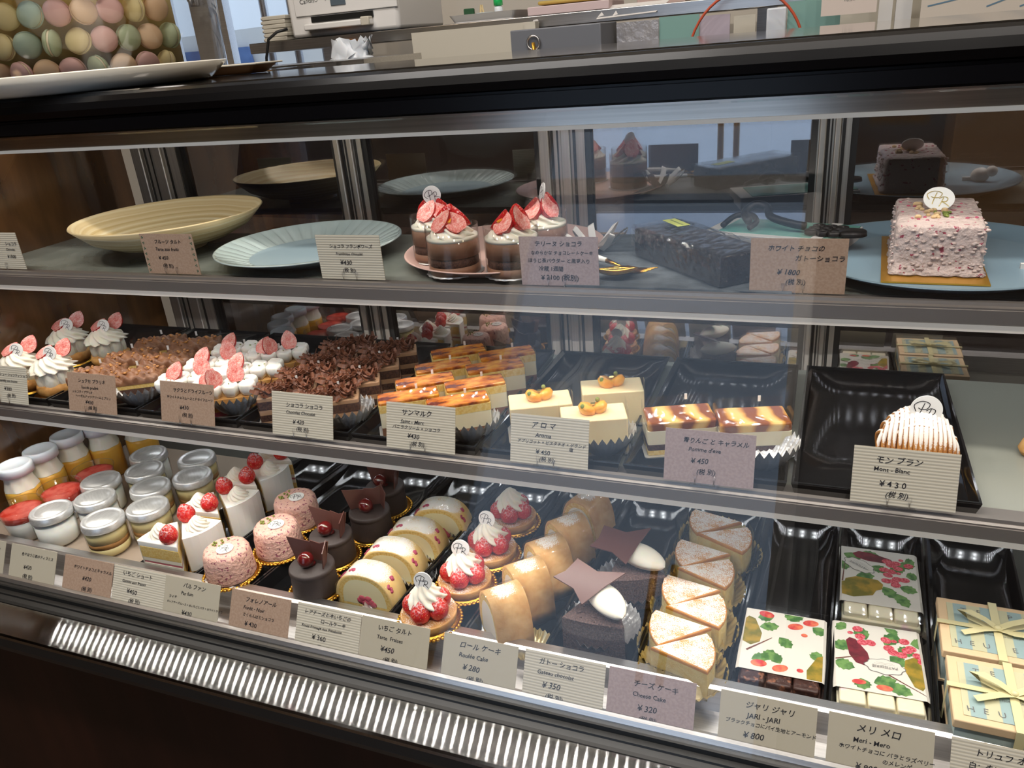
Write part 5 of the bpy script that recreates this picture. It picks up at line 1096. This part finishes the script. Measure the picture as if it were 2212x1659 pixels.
s2card(-.2685, 'ribbed', [('ア ロ マ', 24, 11, 8.0), ('Aroma', 29, 22, 6.6), ('アプリコット × ピスタチオ × ゲランド', 8, 30, 4.6), ('塩', 68, 35, 4.8), ('¥ 450', 30, 41, 7.2), (TX, 34, 49, 6.2)], 'ribbed ivory card before the apricot mousse slices', 'clear stand of the apricot mousse card')
s2card(-.0966, 'mauve', [('青りんご と キャラメル', 18, 11, 6.2), ("Pomme d'eve", 24, 20, 6.0), ('¥ 450', 27, 32, 7.6), (TX, 33, 43, 6.6)], 'mauve card before the caramel apple slices', 'clear stand of the mauve apple card')
s2card(.083, 'ribbed', [('モン ブラン', 19, 12, 7.6), ('Mont - Blanc', 18, 21, 6.0), ('¥ 4 3 0', 24, 35, 8), (TX, 30, 45, 6.8)], 'ribbed ivory card hiding the foot of the mont blanc', 'clear stand of the mont blanc card')
s3card(-1.125, 'ivory', [('プリン', 60, 12, 7), ('¥350', 62, 26, 7)], 'ivory card at the left end of the bottom row, cut off by the picture edge')
s3card(-1.0226, 'ivory', [('色々ほうじ茶のティラミス', 22, 12, 5.2), ('¥420', 28, 30, 7.8), (TX, 28, 43, 6.8)], 'plain ivory card before the jars of white yogurt')
s3card(-.9165, 'kraft', [('ホワイトチョコとキャラメル', 18, 14, 5.4), ('¥420', 36, 28, 8), (TX, 36, 42, 6.8)], 'brown card before the jar showing brown sponge')
s3card(-.8246, 'ribbed', [('いちご ショート', 16, 9, 7.2), ('Gateau aux fraises', 16, 19, 5.6), ('¥450', 26, 32, 8.6), (TX, 30, 44, 7)], 'ribbed ivory card before the strawberry shortcakes')
s3card(-.7347, 'ivory', [('パル ファン', 30, 9, 7), ('Par fum', 28, 19, 6.4), ('ライチ', 8, 26, 4.6), ('のレアチーズムース × 木いちごとバラ × ホワイトチョコ', 6, 33, 3.6), ('¥430', 32, 44, 8)], 'plain ivory card before the pink nut domes')
s3card(-.6264, 'kraft', [('フォレノアール', 22, 10, 6.8), ('Forêt - Noir', 20, 20, 6.4), ('さくらんぼとショコラ', 20, 29, 4.8), ('¥ 430', 24, 40, 8), (TX, 30, 50, 6)], 'brown card before the dark cherry domes')
s3card(-.5259, 'ribbed', [('レアチーズと木いちごの', 10, 9, 6), ('ロールケーキ', 34, 18, 6), ('Roulé fromage aux framboise', 8, 26, 4.8), ('¥ 360', 24, 38, 8.4), (TX, 30, 49, 6)], 'ribbed ivory card before the pale raspberry rolls')
s3card(-.4352, 'ivory', [('いちご タルト', 22, 10, 7.2), ('Tarte  Fraises', 22, 21, 6.2), ('¥450', 28, 34, 8.8), (TX, 32, 46, 7)], 'plain ivory card before the strawberry tarts')
s3card(-.3272, 'ivory', [('ロール ケーキ', 20, 10, 8), ('Roulée Cake', 20, 21, 6.8), ('¥ 280', 26, 34, 8.8), (TX, 31, 46, 7)], 'plain ivory card before the brown sponge rolls')
s3card(-.2289, 'ribbed', [('ガトー ショコラ', 16, 10, 7), ('Gateau chocolat', 15, 21, 6.2), ('¥ 350', 22, 34, 8.8), (TX, 26, 46, 7)], 'ribbed ivory card before the chocolate gateau wedges', )
s3card(-.1350, 'mauve', [('チーズ ケーキ', 26, 12, 7.4), ('Cheese Cake', 26, 23, 6.4), ('¥ 320', 32, 36, 8.6), (TX, 34, 47, 6.6)], 'mauve card before the sugared cheesecake wedges')
s3card(-.0210, 'ivory', [('ジャリ ジャリ', 24, 10, 7.4), ('JARI - JARI', 26, 20, 7), ('ブラックチョコにパイ生地とアーモンド', 6, 28, 4.7), ('¥ 800', 24, 39, 8.4), (TX, 30, 50, 6.2)], 'plain ivory card before the dark chocolate bar')
s3card(.0791, 'ivory', [('メリ メロ', 24, 10, 9), ('Meri - Mero', 22, 21, 6.4), ('ホワイトチョコに バラとラズベリー', 10, 29, 5), ('のメレンゲ', 48, 36, 5), ('¥ 800', 26, 45, 8)], 'plain ivory card before the white chocolate bars')
s3card(.1826, 'ribbed', [('トリュフ オ ショコラ', 18, 10, 7.6), ('白：赤い実のトリュフ', 14, 22, 6.6), ('¥ 1200', 24, 36, 8)], 'ribbed ivory card before the gift boxes at the right edge')

# ================================================================ ON THE COUNTER TOP
CT = 1.3775
t = thing('white_platter', 'shallow white porcelain platter on the counter at the left', 'plate', (-1.085, 1.0, CT))
obj('dish', B().lathe([(0, .004), (.150, .004), (.17, .008), (.199, .0255), (.203, .0272), (.205, .0255), (.178, .0030), (.172, .001), (.165, 0), (0, 0)], 72), M['porcelain'], t)
t = thing('wooden_tray', 'thin wooden tray with a raised lip behind the white platter', 'tray', (-1.045, 1.252, CT), .0)
b = B().prism(rect(.17, .046, .01), 0, .0135, top=rect(.205, .075, .015)); obj('tray_base', b, P('brown_tray', H('9A6A38'), .45), t)
obj('thin_board', B().box((.004, .0, .0152), (.208, .078, .003), bev=.001), M['beige'], t)
# tall clear vase of macarons
JX, JY, JR = -1.44, 1.335, .265
sbox('back_counter', -2.1, -1.12, 1.302, 1.75, 1.30, 1.3765, 'mirror')
t = thing('macaron_vase', 'large clear vase filled with pastel macarons at the upper left corner', 'vase', (JX, JY, CT))
b = B().lathe([(0, 0), (JR, 0), (JR + .012, .30), (JR + .009, .30), (JR - .004, .003), (0, .003)], 60); obj('clear_wall', b, M['plastic'], t)
obj('pale_core', B().lathe([(0, .004), (JR - .085, .004), (JR - .085, .27), (0, .28)], 40), P('yellow_tissue', H('CDB36A'), .7, c2=H('B9A05C'), cs=8), t)
mc = [P('macaron_' + n, H(h), .55, bs=300, bst=.15) for n, h in (('pink', 'CFA49C'), ('green', 'A3AE8C'), ('yellow', 'CDBB86'), ('peach', 'D2B08C'), ('mint', '9FAF9A'))]
filling = P('macaron_cream', H('E8D9B8'), .6); rnd = random.Random(31); nm_c = ['pink', 'green', 'yellow', 'peach', 'mint']; cnt = {}; proto = {}
for row in range(5):
    for q in range(17):
        a = -PI * .98 + (q + .5 * (row % 2)) * .183; ci = (q * 2 + row * 3 + rnd.randint(0, 1)) % 5; R_ = JR - .030 + .012 * rnd.uniform(-.5, .3) + .0018 * row
        loc = (JX + R_ * math.cos(a), JY + R_ * math.sin(a), CT + .030 + row * .0475); lab = '%s macaron pressed against the wall of the clear vase' % nm_c[ci]
        if ci not in proto:
            m_ = thing('macaron', lab, 'macaron', loc, 0, '%s macarons in the clear vase' % nm_c[ci])
            for s in (-1, 1):
                b = B(); b.T = Matrix.Rotation(PI / 2 * s, 4, 'Y'); b.lathe([(0, .014), (.010, .0132), (.018, .010), (.0225, .005), (.0225, .0022), (.0215, .002), (0, .002)], 24); obj('shell', b, mc[ci], m_)
            b = B(); b.T = Matrix.Rotation(PI / 2, 4, 'Y'); b.lathe([(0, -.0021), (.021, -.0021), (.0205, 0), (.021, .0021), (0, .0021)], 24); obj('cream_filling', b, filling, m_); proto[ci] = m_
        else: m_ = dup(proto[ci], loc, 0, lab)
        m_.rotation_euler = (rnd.uniform(-.4, .4), rnd.uniform(-.35, .35), a + rnd.uniform(-.5, .5) + (PI / 2 if rnd.random() < .25 else 0))
# ================================================================ KITCHEN BEHIND
SY = 2.20; SZ = 1.4195
t = thing('steel_shelf', 'long brushed steel kitchen shelf carrying the printer', 'shelf', (-.9, SY, SZ))
obj('shelf_board', B().box((0, .22, .009), (1.62, .44, .030), bev=.002), M['steel'], t)
for x in (-.70, -.36, .7): obj('bracket', B().box((x, .30, -.20), (.05, .05, .4)), M['alu'], t)
for p in ([(.12, -.001, .004), (.14, -.001, .006), (.136, -.001, .016), (.124, -.001, .014)], [(.30, -.001, .006), (.318, -.001, .010), (.312, -.001, .018)], [(.34, -.001, .006), (.355, -.001, .009), (.35, -.001, .018)]): obj('worn_patch', B().plate(p, .0006), M['paper'], t)
# printer
t = thing('printer', 'white inkjet printer with small screen on the steel shelf', 'printer', (-1.372, SY + .01, SZ + .0245))
b = B().box((0, .155, .066), (.372, .30, .132), bev=.012); obj('body', b, M['whitep'], t)
obj('front_panel', B().box((.015, .0035, .094), (.345, .006, .070), bev=.002), M['whitep'], t)
obj('paper_slot', B().box((-.0, .003, .048), (.21, .006, .016)), M['gasket'], t)
obj('output_tray', B().box((-.01, -.008, .028), (.225, .024, .018), bev=.004), M['whitep'], t)
obj('tray_latch', B().box((.088, -.010, .030), (.028, .026, .024), bev=.003), M['beige'], t)
obj('screen', B().box((-.004, .0, .101), (.050, .004, .044), bev=.001), P('grey_screen', H('5E6A74'), .2), t)
textmesh([('Canon', -.135, .0985, .019, 'LEFT')], M['ink'], t, 'wordmark', -.0005, 0)
l = B(); l.keep = True
for x, s in ((-.078, 0), (-.045, 1), (.040, 0), (.083, 1)):
    l.strip([(x + .006 * math.cos(a) , .102 + .007 * math.sin(a)) for a in [2 * PI * q / (4 if s else 16) for q in range(5 if s else 17)]], .0012, None, -.0005)
obj('button_marks', l, M['inkw'], t)
b = B(); 
tag(obj('power_cord', B().tube([(-1.555, SY - .005, 1.474), (-1.585, SY - .02, 1.468), (-1.612, SY - .03, 1.45), (-1.628, SY - .035, 1.40), (-1.640, SY - .035, 1.33), (-1.645, SY - .03, 1.25), (-1.645, SY + .06, 1.20)], .0042, 8), M['gasket']), 'black cord hanging from the printer over the shelf edge', 'cord')
b = B().box((0, .06, .098), (.055, .10, .010))
for k in range(6): 
    x = thing('paper_stack', 'bundle of cream paper bags left of the printer, %s in its pile' % ['lowest', 'second lowest', 'third lowest', 'third from the top', 'second from the top', 'topmost'][k], 'paper bundle', (-1.615 + .002 * (k % 2), SY + .06, SZ + .0245 + k * .0118), .03 * (k % 3))
    obj('bundle', B().box((0, 0, .0057), (.082, .10, .0112), bev=.002), M['beige'], x); obj('folded_edge', B().tube([(-.041, -.048, .0057), (-.041, .048, .0057)], .0052, 8), M['paper'], x)
b.bm.free()
# things on the shelf right of the printer
t = thing('shallow_tray', 'pale shallow tray of odds and ends on the steel shelf', 'tray', (-.93, SY + .09, SZ + .0245)); obj('tray_body', B().prism(rect(.18, .14, .01), 0, .0025).prism(rect(.18, .14, .01), .002, .020, top=rect(.20, .16, .012), caps=False), M['whitep'], t)
t = tag(obj('adhesive_tape', B().lathe([(.013, 0), (.026, 0), (.026, .018), (.013, .018), (.013, 0)], 32), P('pale_blue_tape', H('BFD3DA'), .3)), 'roll of pale blue tape in the shallow tray', 'tape'); t.location = (-.935, SY + .055, SZ + .028)
t = thing('glue_bottle', 'small bottle with bright green cap behind the tape roll', 'bottle', (-.915, SY + .105, SZ + .028)); obj('bottle_body', B().lathe([(0, 0), (.012, 0), (.012, .03), (.006, .036), (0, .036)], 20), M['frost'], t); obj('green_cap', B().lathe([(.0, .034), (.013, .034), (.013, .050), (.010, .054), (0, .055)], 24), P('green_plastic', H('1FB05A'), .3), t)
t = thing('sponge_scourer', 'dark green scourer leaning in the shallow tray', 'sponge', (-.995, SY + .08, SZ + .029), .3); obj('scourer', B().box((0, 0, .016), (.03, .018, .032), bev=.003), P('dark_green', H('1E4A2C'), .8), t)
t = thing('wooden_clip', 'wooden clothes peg standing in the shallow tray', 'clip', (-.965, SY + .10, SZ + .028), .5); obj('peg_half', B().box((-.004, 0, .02), (.005, .012, .04), ry=.15), M['bamboo'], t); obj('peg_half', B().box((.004, 0, .02), (.005, .012, .04), ry=-.15), M['bamboo'], t)
t = thing('kraft_envelope', 'ochre envelope lying on the pink folder', 'envelope', (-.72, SY + .17, SZ + .050), .15); obj('envelope', B().box((0, 0, .006), (.17, .12, .010), bev=.004), P('ochre_paper', H('B59A4A'), .6), t)
tag(obj('pink_folder', B().box((-.70, SY + .15, SZ + .0365), (.23, .17, .022), bev=.002), P('pale_pink_card', H('D8C2C2'), .6)), 'pale pink folder under the ochre envelope', 'folder')
tag(obj('white_leaflet', B().plate([(-.60, SY - .012, SZ + .002), (-.445, SY - .012, SZ + .006), (-.43, SY + .10, SZ + .0335), (-.60, SY + .10, SZ + .0335)], .0008), M['paper']), 'white leaflet drooping over the front edge of the steel shelf', 'paper')
tag(obj('pink_carton', B().box((-.46, SY + .17, SZ + .043), (.13, .08, .036), bev=.002), P('blush_card', H('CDB0A8'), .6)), 'blush pink carton at the back of the steel shelf', 'carton')
# below the shelf
tag(obj('worktop', B().box((-.6, 2.15, 1.262), (2.6, .55, .035)), M['steel']), 'low steel worktop under the kitchen shelf', 'worktop')
WT = 1.2800
t = thing('panel_board', 'plain beige panel standing under the shelf', 'panel', (-.955, 2.17, WT)); obj('panel', B().box((0, 0, .075), (.34, .02, .15)), M['beige'], t); obj('panel_post', B().box((.185, -.004, .075), (.03, .03, .15)), M['beige'], t)
t = thing('steel_locker', 'grey steel box with a key in its lock', 'locker', (-.665, 2.115, WT)); obj('locker_door', B().box((0, .0, .066), (.235, .16, .132), bev=.003), M['grey'], t)
obj('lock_ring', B().lathe([(.016, 0), (.019, .003), (.016, .006), (.013, .003), (.016, 0)], 24), M['steel'], t, (-.055, -.083, .100), (PI / 2, 0, 0)); obj('key', B().tube([(-.055, -.088, .100), (-.052, -.092, .080), (-.050, -.090, .058)], .0045).box((-.047, -.090, .052), (.010, .003, .03)), M['goldp'], t)
t = thing('plastic_bag', 'crumpled translucent plastic bag under the shelf near the window', 'bag', (-1.29, 2.10, WT)); b = B(); rnd = random.Random(14)
b.grid(lambda u, v: ((.085 - .04 * v) * math.cos(2 * PI * u) + rnd.uniform(-.014, .014), (.06 - .02 * v) * math.sin(2 * PI * u) + rnd.uniform(-.01, .01), .145 * v + rnd.uniform(-.01, .012) * (v > 0)), 22, 9, wrap=True); obj('bag_body', b, M['frost'], t)
b = B().tube([(.03, 0, .12), (.06, -.01, .13), (.075, -.01, .15), (.07, -.01, .12)], .008); obj('bag_handle', b, M['frost'], t)
tag(obj('orange_board', B().box((-1.36, 2.185, WT + .075), (.05, .02, .15)), P('orange_board', H('C98A55'), .6)), 'narrow orange board standing beside the plastic bag', 'board')
tag(obj('black_tablet', B().box((-1.62, 1.90, 1.386), (.19, .10, .012), bev=.003), M['gasket']), 'thin black slab lying on the counter by the cord', 'tablet')
sbox('side_counter', -2.1, -1.05, 1.76, 2.06, 1.30, 1.379, 'steel')
for nm, lb, x, w, h, m, y in (('crumpled_wrap', 'sheet of crumpled silver-white wrapping beside the grey locker', -.485, .107, .128, 'foil2', 2.155), ('teal_sheet', 'square teal sheet standing beside the crumpled wrapping', -.382, .098, .132, 'teal', 2.16), ('lilac_sheet', 'pale lilac sheet standing right of the teal square', -.296, .072, .126, 'lilacp', 2.165), ('switch_plate', 'cream switch plate right of the lilac sheet', -.226, .051, .120, 'beige', 2.17), ('teal_poster', 'wide teal sheet behind the orange string', -.070, .117, .140, 'teal', 2.175)):
    if m == 'foil2' and m not in M: M[m] = P('silver_white_wrap', H('A9A7AA'), .35, metal=.3, bs=25, bst=1.0, bd=.01); M['lilacp'] = P('lilac_paper', H('B9AEBB'), .7)
    tag(obj(nm, B().box((x, y, WT + h / 2), (w, .004, h)), M[m]), lb, 'sheet')
t = thing('clear_pouch', 'wrinkled clear pouch hanging between the switch plate and teal sheet', 'pouch', (-.153, 2.17, WT)); obj('pouch', B().box((0, 0, .065), (.045, .015, .13), bev=.004), M['frost'], t)
tag(obj('orange_string', B().tube([(-.355 + .135 * (1 - math.cos(a)) , 2.13 - .012 * math.sin(a), 1.30 + .155 * math.sin(a)) for a in [PI * k / 24 for k in range(25)]], .0032, 8), P('orange_plastic', H('C9583A'), .5)), 'thin orange string looped over the front of the steel shelf', 'string')
# papers and posters at the right
b = B().box((.005, 2.10, 1.425), (.115, .001, .085)); tag(obj('notice_paper', b, P('cream_notice', H('D8CBC2'), .7)), 'small cream notice with faint writing at the end of the steel shelf', 'notice')
n_ = textmesh([('¥ 280 · 12', 0, .010, .012, 'CENTER'), ('08/12', 0, -.006, .011, 'CENTER'), ('10:30', 0, -.022, .011, 'CENTER')], M['inkw'], bpy.data.objects['notice_paper'], 'lettering', 0, .1); n_.location = (.005, 2.0988, 1.435)
tag(obj('cream_strip', B().box((.005, 2.08, 1.352), (.115, .002, .022)), M['beige']), 'narrow cream strip below the small notice', 'strip')
for k, (x, w, m) in enumerate(((.088, .03, 'whitep'), (.128, .035, 'whitep'), (.445, .06, 'whitep'))):
    tag(obj('door_frame_strip', B().box((x, 2.30, 1.55), (w, .03, .60)), M[m]), ['white upright nearest the notice', 'white upright left of the drawn poster', 'white upright right of the drawn poster'][k], 'upright')
t = thing('drawn_poster', 'large cream poster with hand drawn lines at the upper right', 'poster', (.290, 2.05, 1.30)); obj('poster_sheet', B().box((0, 0, .16), (.285, .002, .32)), P('cream_poster', H('CFC6BA'), .7), t)
l = B(); l.keep = True
for pts in ([(-.13, .085), (-.05, .10), (.0, .125), (.05, .135), (.11, .20)], [(-.02, .075), (.05, .10), (.10, .13), (.13, .18)], [(.04, .07), (.09, .09), (.13, .12)]): l.strip(smooth(pts), .003, None, -.0014)
obj('drawn_lines', l, P('blue_crayon', H('5F7F96'), .7), t)
l = B(); l.keep = True
for k in range(4): l.strip([(-.12 + .014 * k, .155), (-.105 + .014 * k, .185)], .003, None, -.0014)
l.strip(smooth([(-.06, .15), (-.055, .185), (-.04, .185), (-.045, .165)]), .003, None, -.0014); obj('ink_marks', l, M['ink'], t)
t = thing('tall_cabinet', 'tall pale cabinet behind the posters', 'cabinet', (.45, 2.59, 0)); obj('cabinet_body', B().box((0, 0, .8), (1.0, .3, 1.6)), M['beige'], t); obj('cabinet_door', B().box((-.25, -.155, .8), (.48, .01, 1.5)), M['beige'], t)
# seen through the sliding doors
tag(obj('kitchen_table', B().box((-.6, 2.0, .82), (2.4, .5, .03), m='plank').box((-1.7, 1.8, .40), (.05, .05, .8), m='iron').box((.5, 1.8, .40), (.05, .05, .8), m='iron').box((-.6, 1.8, .40), (.05, .05, .8), m='iron'), None), 'low wooden table behind the showcase, seen through its sliding doors', 'table')
t = thing('blue_folder', 'blue plastic folder leaning behind the left sliding door', 'folder', (-.93, 1.22, 1.13), .05); obj('folder_sheet', B().plate([(-.125, 0, .0), (.12, .0, -.01), (.14, .05, .16), (-.10, .05, .17)], .004), M['bluefold'], t); obj('label_pocket', B().plate([(-.085, .037, .145), (.10, .037, .138), (.102, .043, .158), (-.08, .043, .165)], .002), M['paper'], t)
tag(obj('stand_for_folder', B().box((-.93, 1.30, 1.06), (.34, .16, .02)).box((-.93, 1.36, .5), (.30, .03, 1.1)), M['plank']), 'wooden ledge carrying the blue folder behind the doors', 'ledge')
tag(obj('paper_bag', B().box((-.52, 1.86, 1.035), (.15, .10, .40), bev=.004), M['kraft']), 'brown paper bag standing behind the second sliding door', 'bag')
tag(obj('brown_carton', B().box((.33, 1.86, 1.045), (.24, .16, .42), bev=.003), P('corrugated_card', H('9A713C'), .7)), 'brown cardboard carton behind the right sliding door', 'carton')
